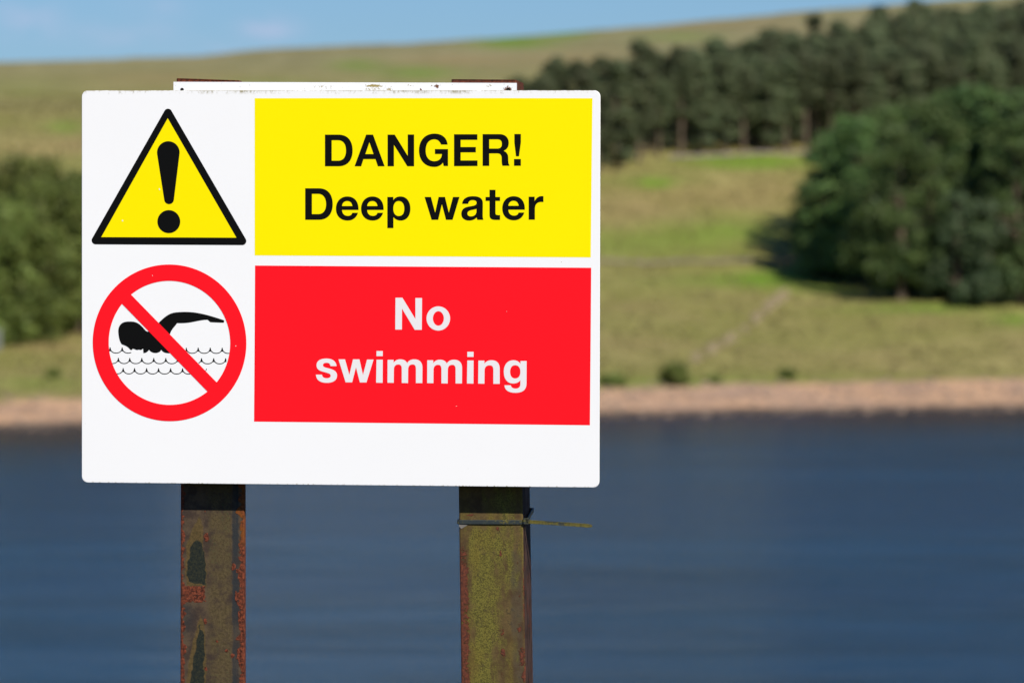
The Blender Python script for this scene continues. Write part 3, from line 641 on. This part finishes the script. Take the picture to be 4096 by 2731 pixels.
# --- mounting rails with grime
g = plastic('rail_white', (.86, .87, .86)); a = g.attr('mask'); co = g.coord(); n1 = g.noise(co, 380, 5, .75, .5); n2 = g.noise(co, 1100, 3, .7)
sp1 = g.ramp(g.math('ADD', n1, g.math('MULTIPLY', a[0], .34)), .62, .74); sp2 = g.ramp(g.math('ADD', n1, g.math('MULTIPLY', a[1], .40)), .64, .76)
old = g.b.inputs['Base Color'].links[0].from_socket; cc = g.mix(sp1, old, g.mix(n2, (.26, .19, .05), (.45, .36, .15))); cc = g.mix(sp2, cc, g.mix(n2, (.07, .035, .025), (.28, .13, .07)))
g.put(g.b.inputs['Base Color'], cc); RAIL = g.m
def rail(pl, pr, ptop_l, ptop_r, hgt, grime):
    RY = PYF - .0044; A = Lc(pl, ptop_l, RY); B = Lc(pr, ptop_r, RY); n = 440; m = 16; V = []; M = []
    for j in range(m + 1):
        for i in range(n + 1):
            p = A.lerp(B, i / n); q = Vector((p.x, RY, p.z - hgt * j / m)); V.append(q)
            if grime:
                px = pl + (pr - pl) * i / n; py = 330 + j * hgt / m * 3500 / 1
                go = sum(wt * blob(px, py, a_, b_, c_, d_) for a_, b_, c_, d_, wt in ((1490, 342, 26, 4, 1.3), (1520, 340, 30, 3, 1), (1500, 358, 60, 10, .5), (1560, 356, 14, 8, .6), (1640, 340, 20, 5, .6), (1745, 340, 25, 6, .5), (1085, 366, 40, 3, .7), (1300, 350, 60, 12, .35), (1955, 342, 12, 6, .7), (1380, 366, 200, 2, .6)))
                gd = sum(wt * blob(px, py, a_, b_, c_, d_) for a_, b_, c_, d_, wt in ((1752, 345, 6, 7, 1.4), (1738, 344, 10, 8, .5), (1686, 362, 3.5, 7, 2.2), (2032, 358, 19, 17, .85), (729, 358, 15, 12, .28)))
                M.append((min(go, 2), min(gd, 2.5), 0))
            else: M.append((0, 0, 0))
    F = [(j * (n + 1) + i, (j + 1) * (n + 1) + i, (j + 1) * (n + 1) + i + 1, j * (n + 1) + i + 1) for j in range(m) for i in range(n)]
    b = len(V); D = PYF - .0002; tl, tr, br, bl = V[0], V[n], V[(n + 1) * m + n], V[(n + 1) * m]
    V += [Vector((q.x, D, q.z)) for q in (tl, tr, br, bl)]; M += [(0, 0, 0)] * 4
    b2 = len(V); V += [q.copy() for q in (tl, tr, br, bl)]; M += [(0, 0, 0)] * 4
    F += [(b2, b2 + 1, b + 1, b), (b2 + 1, b2 + 2, b + 2, b + 1), (b2 + 2, b2 + 3, b + 3, b + 2), (b2 + 3, b2, b, b + 3), (b, b + 1, b + 2, b + 3)]
    o = sp_('mounting_rail', V, F, RAIL); set_attr(o, 'mask', np.array(M)); return o
r1o = rail(694, 2065.6, 328, 332.6, .030, True); r1o['label'] = 'white rail showing above the board, stained'
rail(694, 2065.6, 1780, 1790, .030, False)
g = G('painted_hole_shade'); g.set((.004, .003, .003), .9, .1); HOLE_SHADE = g.m  # near-black flat disc, paints the shade inside each rail hole
for (px, py, rr) in ((728.3, 359.5, 7.2), (2033, 361, 8.6)):
    c = Lc(px, py, PYF - .0044); V = [(c.x + rr / 3500 * math.cos(R(k * 18)), PYF - .00455, c.z + rr / 3500 * math.sin(R(k * 18))) for k in range(20)] ; sp_('bolt_hole_disc', V, [tuple(range(20))], HOLE_SHADE, r1o)
for px in (800, 1960):
    for py in (440, 1800):
        V = []; F = []; c = Lc(px, py, .003); bm = bmesh.new(); bmesh.ops.create_cube(bm, size=1)
        for v in bm.verts: V.append((c.x + v.co.x * .03, .003 + (v.co.y + .5) * (PYF - .0074), c.z + v.co.z * .018))
        F = [tuple(v.index for v in f.verts) for f in bm.faces]; bm.free(); sp_('spacer_block', V, F, EDGE)
# --- posts
def steel(name, left):
    g = G(name); a = g.attr('mask'); b = g.attr('mask2'); co = g.coord(); vs = g.coord(scale=(1, 1, .3))
    n1 = g.noise(co, 60, 5, .65); n2 = g.noise(co, 330, 5, .75); n3 = g.noise(vs, 90, 4, .6); n4 = g.noise(co, 900, 3, .7); n5 = g.noise(vs, 30, 3, .5)
    if left:
        c = g.mix(g.ramp(n1, .38, .62), (0.0464, 0.0320, 0.0240), (0.0920, 0.0640, 0.0384))
        c = g.mix(g.math('MULTIPLY', b[0], g.ramp(n1, .3, .6)), c, g.mix(g.ramp(n2, .38, .62), (0.0560, 0.0416, 0.0192), (0.1080, 0.0784, 0.0368)))     # lighter brown middle
        c = g.mix(g.math('MULTIPLY', b[0], g.ramp(g.math('ADD', n2, g.math('MULTIPLY', n5, .4)), .74, .86, 0, .7)), c, (0.0360, 0.0480, 0.0176))   # mossy spots
        c = g.mix(g.math('MULTIPLY', b[1], g.ramp(n3, .3, .6, .4, .9)), c, (0.0240, 0.0288, 0.0320))        # grey-blue strip
        c = g.mix(g.ramp(g.math('ADD', a[2], g.math('MULTIPLY', g.math('SUBTRACT', n1, .5), .5)), .3, .8, 0, .85), c, g.mix(g.ramp(n2, .38, .62), (0.0680, 0.0480, 0.0160), (0.1200, 0.0800, 0.0288)))   # olive outline
        c = g.mix(g.ramp(g.math('ADD', a[1], g.math('MULTIPLY', g.math('SUBTRACT', n1, .5), .2)), .25, .75), c, g.mix(g.ramp(n2, .35, .75), (0.0096, 0.0144, 0.0144), (0.0400, 0.0400, 0.0208)))
        rust = g.mix(g.ramp(n2, .38, .66), (0.0280, 0.0112, 0.0080), (0.2280, 0.0576, 0.0272)); rust = g.mix(g.ramp(n4, .5, .75, 0, .6), rust, (0.2720, 0.0960, 0.0560)); rust = g.mix(g.math('MULTIPLY', b[2], g.ramp(n1, .35, .65, .2, .9)), rust, (0.1760, 0.0600, 0.0112))
    else:
        c = g.mix(g.ramp(n1, .38, .62), (0.0720, 0.0440, 0.0208), (0.1240, 0.0840, 0.0320))
        c = g.mix(g.ramp(g.math('ADD', g.math('MULTIPLY', a[1], .55), g.math('ADD', g.math('MULTIPLY', n2, .45), g.math('ADD', g.math('MULTIPLY', n3, .55), g.math('MULTIPLY', n5, .5)))), .90, 1.26), c, g.mix(g.ramp(n4, .38, .62), (0.0560, 0.0496, 0.0128), (0.1880, 0.1640, 0.0320)))      # yellow-green algae
        c = g.mix(g.ramp(g.math('ADD', g.math('MULTIPLY', n2, .5), g.math('MULTIPLY', n1, .5)), .53, .62, 0, .8), c, (0.0400, 0.0304, 0.0176)); c = g.mix(g.ramp(n4, .55, .7, 0, .35), c, (0.0360, 0.0320, 0.0144))
        c = g.mix(g.ramp(g.math('ADD', g.math('MULTIPLY', a[2], .4), g.math('MULTIPLY', n1, .6)), .52, .80, 0, .6), c, (0.0576, 0.0480, 0.0384))   # grey bare patches
        c = g.mix(g.ramp(n5, .5, .7, 0, .5), c, g.mix(g.ramp(n4, .38, .62), (0.1120, 0.0840, 0.0160), (0.1760, 0.1280, 0.0240)))
        rust = g.mix(g.ramp(n2, .3, .7), (0.0480, 0.0208, 0.0176), (0.1720, 0.0528, 0.0272))
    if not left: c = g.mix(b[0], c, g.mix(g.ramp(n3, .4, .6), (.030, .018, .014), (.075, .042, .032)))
    rm = g.ramp(g.math('ADD', a[0], g.math('MULTIPLY', g.math('SUBTRACT', g.math('ADD', g.math('MULTIPLY', n1, .6), g.math('MULTIPLY', n2, .6)), .6), 1.5 if left else 2.2)), .42, .56)
    c = g.mix(rm, c, rust)
    pin = g.ramp(n4, .74, .8, 0, .5); c = g.mix(pin, c, (0.2560, 0.1920, 0.1200))
    g.set(c, g.ramp(rm, 0, 1, .75, .95), .12); h = g.math('ADD', g.math('MULTIPLY', rm, 1.1), g.math('ADD', g.math('MULTIPLY', n2, .8), g.math('MULTIPLY', n4, .35)))
    g.bump(h, .0006, .9); return g.m
def inpoly(x, y, P):
    c = False; j = len(P) - 1
    for i in range(len(P)):
        if (P[i][1] > y) != (P[j][1] > y) and x < (P[j][0] - P[i][0]) * (y - P[i][1]) / (P[j][1] - P[i][1]) + P[i][0]: c = not c
        j = i
    return c
def pdist(x, y, P):
    best = 1e9
    for (ax, ay), (bx, by) in zip(P, P[1:] + P[:1]):
        dx, dy = bx - ax, by - ay; t = max(0, min(1, ((x - ax) * dx + (y - ay) * dy) / (dx * dx + dy * dy + 1e-9))); best = min(best, math.hypot(x - ax - t * dx, y - ay - t * dy))
    return best
Z5i = lambda x, y: ((x - 640) * 1.886, (y - 1900) * 1.886)
Z8i = lambda x, y: ((x - 1760) * 1.886, (y - 1900) * 1.886)
DROP1 = [(275, 470), (318, 520), (335, 600), (343, 700), (345, 825), (275, 822), (218, 805), (205, 740), (213, 640), (235, 540)]
HALO1 = [(300, 290), (330, 420), (325, 520), (352, 700), (352, 845), (200, 835), (188, 700), (200, 520), (245, 400)]
DROP2 = [(298, 1130), (330, 1200), (340, 1350), (330, 1420), (330, 1700), (215, 1700), (225, 1560), (250, 1400), (278, 1240)]
HALO2 = [(310, 1040), (340, 1180), (352, 1350), (345, 1700), (192, 1700), (202, 1500), (240, 1280), (285, 1120)]
DROP3 = [(x + 5, y - 760) for x, y in DROP1]; HALO3 = [(x + 5, y - 760) for x, y in HALO1]
def sm(v, a, b): t = max(0, min(1, (v - a) / (b - a))); return t * t * (3 - 2 * t)
def mask_left(px, py, side):
    x, y = Z5i(px, py); xl, xr = 154, 637
    nl = fbm(y * .018, 1.3, 0, 6) + .3 * fbm(y * .06, x * .06, 4); nr = fbm(y * .016, 7.7, 0, 6) + .3 * fbm(y * .06, x * .06, 1); y0_, x0_ = y, x; x = x + 7 * fbm(x * .03, y * .03, 6); y = y + 9 * fbm(x * .03, y * .03, 9)
    rust = 1 - sm(x - xl, 20 + 28 * nl, 38 + 28 * nl)
    if y > 950: rust *= .8
    rust = max(rust, sm(x, 592 - 34 * nr, 606 - 34 * nr))
    e1, e2 = fbm(x * .05, y * .05, 20, 4), fbm(x * .03, 3, 21, 4); rust = max(rust, sm(y, 832 + 10 * e2, 842 + 10 * e2) * (1 - sm(y, 945 + 16 * e2, 960 + 16 * e2)) * (1 - sm(x, 325 + 24 * e1, 350 + 24 * e1)))
    for cx, cy, rx, ry in ((350, 470, 22, 38), (342, 1100, 14, 26), (555, 690, 16, 34), (576, 912, 15, 55), (345, 1455, 12, 16), (505, 1322, 14, 14), (342, 272, 8, 10), (432, 1250, 10, 8), (548, 1355, 14, 14), (580, 1240, 10, 10)):
        rust = max(rust, 1.1 * blob(x, y, cx, cy, rx, ry))
    dark = oli = 0
    def soft(P, w):
        if not (min(q[1] for q in P) - 60 < y < max(q[1] for q in P) + 60 and 150 < x < 420): return 0
        d = pdist(x, y, P); d = (d if inpoly(x, y, P) else -d) + 9 * fbm(x * .02, y * .014, 12, 3); return sm(d, -w, w)
    for P, Q in ((DROP1, HALO1), (DROP2, HALO2), (DROP3, HALO3)): dark = max(dark, soft(P, 9)); oli = max(oli, .95 * soft(Q, 16))
    for P in ():
        if min(q[1] for q in P) - 60 < y < max(q[1] for q in P) + 60 and 150 < x < 420:
            d = pdist(x, y, P); ins = inpoly(x, y, P); wob = 10 * fbm(x * .02, y * .014, 12, 3); d = (d if ins else -d) + wob; ins = d > 0; d = abs(d)
            dark = max(dark, sm(d if ins else -d, -4, 16)); oli = max(oli, 1 - sm(abs(d - 4), 0, 32))
    mid = sm(x, 330, 400) * (1 - sm(x, 525, 560)); strip = sm(x, 540, 552) * (1 - sm(x, 590, 600)) + .7 * (1 - sm(x, 190, 300)) * sm(y, 940, 1010) * (1 - sm(y, 1060, 1300))
    org = 1 - sm(y, 420, 620) if x > 500 else 0
    if side: rust = max(rust, .75)
    return (rust, dark, oli), (mid, min(strip, 1), org)
def mask_right(px, py, side):
    x, y = Z8i(px, py); sl = .0165 * (y - 80) ; x -= sl
    rust = .44 * (1 - sm(x, 190, 240)) * sm(y, 420, 640) + .25 * (1 - sm(x, 160, 230))
    rust = max(rust, .62 * sm(x, 600, 625) * sm(y, 560, 700))
    for cx, cy, rx, ry, wt in ((455, 1340, 26, 40, .9), (450, 1180, 26, 50, .5), (590, 900, 26, 60, .4), (590, 1150, 30, 60, .55), (600, 1360, 30, 90, .75), (450, 600, 12, 40, .6), (440, 830, 14, 30, .5), (590, 780, 16, 30, .5), (430, 400, 14, 22, .7), (220, 300, 50, 14, .5), (450, 1500, 24, 60, .5), (610, 1520, 22, 60, .7), (575, 660, 10, 20, .5)):
        rust = max(rust, wt * blob(x, y, cx, cy, rx, ry))
    al = math.exp(-((x - 320) / 95) ** 2) * sm(y, 330, 470) * (.75 + .5 * fbm(y * .004, 3, 0)) + .3 * fbm(x * .02, y * .008, 2) + .45 * math.exp(-((x - 500) / 90) ** 2) * (1 - sm(y, 700, 1200)) + .3
    grey = sm(x, 480, 540) * (1 - sm(x, 600, 620)) * sm(y, 500, 600)
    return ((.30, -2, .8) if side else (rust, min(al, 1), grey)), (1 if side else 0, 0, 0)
def post(rows_l, rows_r, topz, depth, mat, maskf, label, backdrop):
    yl, xl = zip(*rows_l); yr, xr = zip(*rows_r); PY = PYF
    ysrc = list(np.arange(0, 1, .2)) + list(np.arange(1, 1580, 30)) + list(np.arange(1590, 2425, 4.5))
    y0 = topz[0]; r = .0016; nf = 58
    V = []; M1 = []; M2 = []; ring = None
    zend = None
    for ri, dy in enumerate(ysrc + ['e1', 'e2']):
        if isinstance(dy, str): pass
        yy = y0 + dy if not isinstance(dy, str) else (2735 if dy == 'e1' else 2735)
        A = Lc(float(np.interp(yy, yl, xl)), yy, PY); B = Lc(float(np.interp(yy, yr, xr)), yy, PY)
        if isinstance(dy, str):
            k = .03 if dy == 'e1' else 1.15; A = A + Vector((0, 0, -k)); B = B + Vector((0, 0, -k))
        pr = [(0, depth, 1), (0, depth * .5, 1), (0, r, 0), (.3 * r, .3 * r, 0)]
        W_ = (B - A).x
        pr += [(r + (W_ - 2 * r) * i / nf, 0, 0) for i in range(nf + 1)]
        pr += [(W_ - .3 * r, .3 * r, 0), (W_, r, 1)]
        if depth > .03: pr += [(W_, .0125, 1), (W_ - .0009, .0135, 1), (W_ - .0009, .0142, 1), (W_, .0152, 1), (W_, .028, 1), (W_, .044, 1)]
        pr += [(W_, depth - r, 1), (W_ - r, depth, 1)]
        ring = len(pr)
        for (dx, dyy, side) in pr:
            t = dx / W_; p = A.lerp(B, t); z = p.z
            if ri < 5 or dy == 0: 
                slope = (topz[0] * (1 - t) + topz[1] * t - y0) / 3500; f_ = max(0, 1 - ri / 5.)
            if not isinstance(dy, str) and ri <= 5:
                z = z - ((topz[1] - topz[0]) * t / 3500 + backdrop * dyy / depth) * 1.0 - ri * .0004 * (1 if ri < 5 else 0)
                if ri == 0: z -= .0006 * (1 if (dyy > 0 or t < .01 or t > .99) else 0)
            V.append(Vector((p.x, PY + dyy, z)))
            px = float(np.interp(yy, yl, xl)) + t * (float(np.interp(yy, yr, xr)) - float(np.interp(yy, yl, xl)))
            ppy = yy + (0 if not isinstance(dy, str) else 100)
            m1, m2 = maskf(px, ppy, side)
            if yy < 360: m1 = (.72, 0, 0); m2 = (0, .2, 0)
            M1.append(m1); M2.append(m2)
    nr = len(ysrc) + 2
    F = [(j * ring + i, j * ring + (i + 1) % ring, (j + 1) * ring + (i + 1) % ring, (j + 1) * ring + i) for j in range(nr - 1) for i in range(ring)]
    F.append(tuple(range(ring))); F.append(tuple(range((nr - 1) * ring, nr * ring))[::-1])
    o = sp_('post', V, F, mat, None, label); set_attr(o, 'mask', np.array(M1)); set_attr(o, 'mask2', np.array(M2))
    bm = bmesh.new(); bm.from_mesh(o.data); bmesh.ops.recalc_face_normals(bm, faces=bm.faces); bm.to_mesh(o.data); bm.free()
    return o
post([(300, 705.4), (1932, 722.2), (2731, 720.6)], [(300, 961.5), (1932, 977.2), (2731, 977.8)], (313.5, 322.5), .010, steel('rusted_painted_steel', True), mask_left, 'brown steel post with orange rust edges and dark teardrop stains', .0004)
post([(300, 1804.8), (1945, 1834), (2731, 1844.8)], [(300, 2065), (1945, 2089.8), (2731, 2103.6)], (317.5, 319.5), .060, steel('algae_covered_steel', False), mask_right, 'steel post covered in yellow-green algae with rust patches', .0028)

# --- cable tie round the right post
g = G('tie_plastic'); a = g.attr('mask'); co = g.coord(); n1 = g.noise(co, 300, 4, .7); n2 = g.noise(co, 900, 3, .7)
c = g.mix(n1, (.018, .026, .026), (.040, .048, .046)); mm = g.ramp(g.math('ADD', g.math('MULTIPLY', a[0], .35), n1), .56, .72)
c = g.mix(mm, c, g.mix(g.ramp(n2, .3, .7), (.045, .038, .008), (.20, .17, .026))); g.set(c, .45, .4); g.bump(n1, .0002); TIE = g.m
tie = empty('cable_tie', POSE @ Lc(1962, 2090, PYF)); tag(tie, 'grey plastic cable tie round the right post, mossy loose end pointing right', 'cable tie')
TI = tie.matrix_world.copy(); TI = Matrix.Translation(-(POSE @ Lc(1962, 2090, PYF)))
def tpart(name, V, F, moss):
    bm = bmesh.new(); vs = [bm.verts.new(v) for v in V]
    for f in F: bm.faces.new([vs[i] for i in f])
    bmesh.ops.recalc_face_normals(bm, faces=bm.faces); me = bpy.data.meshes.new(name); bm.to_mesh(me); bm.free(); me.materials.append(TIE)
    o = bpy.data.objects.new(name, me); COL.objects.link(o); o.parent = tie; o.matrix_local = TI @ POSE
    set_attr(o, 'mask', np.array([(moss(v), 0, 0) for v in V])); return o
def band(points, hh_, th):                # closed swept rectangle: points = (x, y, z, outward nx, ny)
    V = []; F = []
    for k, (x, y, z, nx_, ny_) in enumerate(points):
        for dz, t in ((-hh_, 0), (-hh_, th * .8), (-hh_ * .8, th), (hh_ * .8, th), (hh_, th * .8), (hh_, 0)): V.append((x + nx_ * t, y + ny_ * t, z + dz))
    m = 6
    for k in range(len(points) - 1):
        for i in range(m): F.append((k * m + i, k * m + (i + 1) % m, (k + 1) * m + (i + 1) % m, (k + 1) * m + i))
    F.append(tuple(range(m))); F.append(tuple(range((len(points) - 1) * m, len(points) * m))); return V, F
pl_ = Lc(1760 + 137 / 1.886, 1900 + 352 / 1.886, PYF); pr_ = Lc(1760 + 634 / 1.886, 1900 + 354 / 1.886, PYF)
pts = [(pl_.x - .0004, PYF + .060, pl_.z + .002, -1, 0), (pl_.x - .0004, PYF + .002, pl_.z, -1, 0), (pl_.x, PYF, pl_.z, -.6, -.6)]
pts += [(pl_.x + (pr_.x - pl_.x) * t, PYF - .0001 - .0006 * math.sin(t * 3.14), pl_.z + (pr_.z - pl_.z) * t, 0, -1) for t in (.03, .1, .3, .5, .7, .9, .985)]
pts += [(pr_.x + .0006, PYF + .0006, pr_.z, .7, -.7), (pr_.x + .0012, PYF + .012, pr_.z + .0005, 1, 0), (pr_.x + .0008, PYF + .035, pr_.z + .005, 1, 0), (pr_.x + .0016, PYF + .0605, pr_.z + .0105, 1, 0), (pr_.x - .01, PYF + .0615, pr_.z + .0108, 0, 1)]
Vb, Fb = band(pts, .0025, .0013); tpart('strap', Vb, Fb, lambda v: .25 if v[0] > pr_.x - .03 else .0)
hx = Lc(1980 + 485 / 3.92, 1900 + 718 / 3.92, PYF); V = []; F = []
def boxv(V, F, x0, x1, y0, y1, z0, z1, b=.0006):
    bm = bmesh.new(); bmesh.ops.create_cube(bm, size=1)
    for v in bm.verts: v.co = Vector(((x0 + x1) / 2 + v.co.x * (x1 - x0), (y0 + y1) / 2 + v.co.y * (y1 - y0), (z0 + z1) / 2 + v.co.z * (z1 - z0)))
    if b: bmesh.ops.bevel(bm, geom=bm.edges[:], offset=b, segments=2, affect='EDGES')
    bm.verts.index_update(); b0 = len(V); V += [tuple(v.co) for v in bm.verts]; F += [tuple(b0 + v.index for v in f.verts) for f in bm.faces]; bm.free()
boxv(V, F, hx.x - .0028, hx.x + .0002, PYF - .0036, PYF + .0035, hx.z - .0036, hx.z + .0034)
boxv(V, F, hx.x + .0000, hx.x + .0034, PYF - .0036, PYF + .0035, hx.z + .0018, hx.z + .0036)
boxv(V, F, hx.x + .0000, hx.x + .0032, PYF - .0036, PYF + .0035, hx.z - .0036, hx.z - .0020)
boxv(V, F, hx.x + .0006, hx.x + .0050, PYF + .0005, PYF + .0035, hx.z - .0020, hx.z + .0030)
boxv(V, F, hx.x + .0004, hx.x + .0011, PYF - .0024, PYF - .0008, hx.z - .0008, hx.z + .0006, .0002)
tpart('head', V, F, lambda v: .3)
t0 = Lc(1980 + 525 / 3.92, 1900 + 728 / 3.92, PYF - .0012); t1_ = Lc(1980 + 1528 / 3.92, 1900 + 795 / 3.92, PYF - .006)
V = []; F = []; dr = (t1_ - t0); Lg = dr.length; ux = dr.normalized(); uz = Vector((0, 0, 1)); nrm = ux.cross(uz).normalized(); 
if nrm.y > 0: nrm = -nrm
pts = []; nseg = 84
for k in range(nseg + 1):
    s = k / nseg; p = t0 + ux * Lg * s; h_ = .00205 if s < .93 else .0021 * math.sqrt(max(0.02, 1 - ((s - .93) / .072) ** 2)); th = (.0011 if k % 2 else .0005) if .03 < s < .87 else .0009
    b0 = len(V)
    for dz, t in ((-h_, 0), (-h_, .0010), (-h_ * .7, .0011), (-h_ * .62, th), (h_ * .62, th), (h_ * .7, .0011), (h_, .0010), (h_, 0)): V.append(p + uz * (dz + .0008 * math.sin(s * 3) * .3) + nrm * t)
for k in range(nseg):
    for i in range(8): F.append((k * 8 + i, k * 8 + (i + 1) % 8, (k + 1) * 8 + (i + 1) % 8, (k + 1) * 8 + i))
F.append(tuple(range(8))); F.append(tuple(range(nseg * 8, nseg * 8 + 8)))
tpart('loose_end', V, F, lambda v: .55 + .25 * math.sin(v[0] * 120))
# scrap of old tape under the tie
q = [Lc(1760 + a_ / 1.886, 1900 + b_ / 1.886, PYF - .0006) for a_, b_ in ((142, 366), (212, 372), (190, 386), (160, 404), (144, 385))]
V = [(p.x, p.y, p.z) for p in q] + [(p.x, p.y + .0004, p.z) for p in q]; F = [(4, 3, 2, 1, 0), (5, 6, 7, 8, 9)] + [(i, (i + 1) % 5, 5 + (i + 1) % 5, 5 + i) for i in range(5)]
g = G('old_tape'); n1 = g.noise(g.coord(), 500, 3); g.set(g.mix(n1, (.13, .12, .10), (.24, .21, .18)), .6, .3)
o = mesh_obj('tape_scrap', V, F, g.m); c0 = POSE @ q[0]; o.data.transform(Matrix.Translation(-c0) @ POSE); o.location = c0
tag(o, 'torn grey scrap of tape on the right post, just under the cable tie', 'tape')

# weed on the near bank whose tip just enters the lower left corner
def weed():
    r = ray(-6, 2712); p = CAM + r * (11.5 / r.y); gz = ground_z(p.x, p.y); root = empty('grass_clump', (p.x, p.y, gz)); V = []; F = []
    hgt = p.z - gz
    rr = random.Random(4)
    for k in range(26):
        a = rr.uniform(0, 6.28); ln = hgt * rr.uniform(.45, .98); l = rr.uniform(.05, .3) * hgt * .3; s = .006; b0 = len(V)
        if k == 0: l = 0.0; ln = hgt * 1.0
        for j in range(7):
            t = j / 6; x_ = math.cos(a) * l * t * t; y_ = math.sin(a) * l * t * t; ww = s * (1 - t * .85)
            V += [(x_ - math.sin(a) * ww, y_ + math.cos(a) * ww, ln * t - .03), (x_ + math.sin(a) * ww, y_ - math.cos(a) * ww, ln * t - .03)]
        F += [(b0 + 2 * j, b0 + 2 * j + 1, b0 + 2 * j + 3, b0 + 2 * j + 2) for j in range(6)]
    o = mesh_obj('blades', V, F, TUFT, root); set_attr(o, 'tone', np.array([(.2, .1, 0)] * len(V)))
    tag(root, 'tall olive grass clump on the near bank at the lower left corner', 'grass')
weed()
for o in [e for e in bpy.data.objects if e.type == 'EMPTY' and 'label' not in e]:   # remove any model no tree was grown from
    if True:
        for ch in list(o.children): bpy.data.objects.remove(ch)
        bpy.data.objects.remove(o)
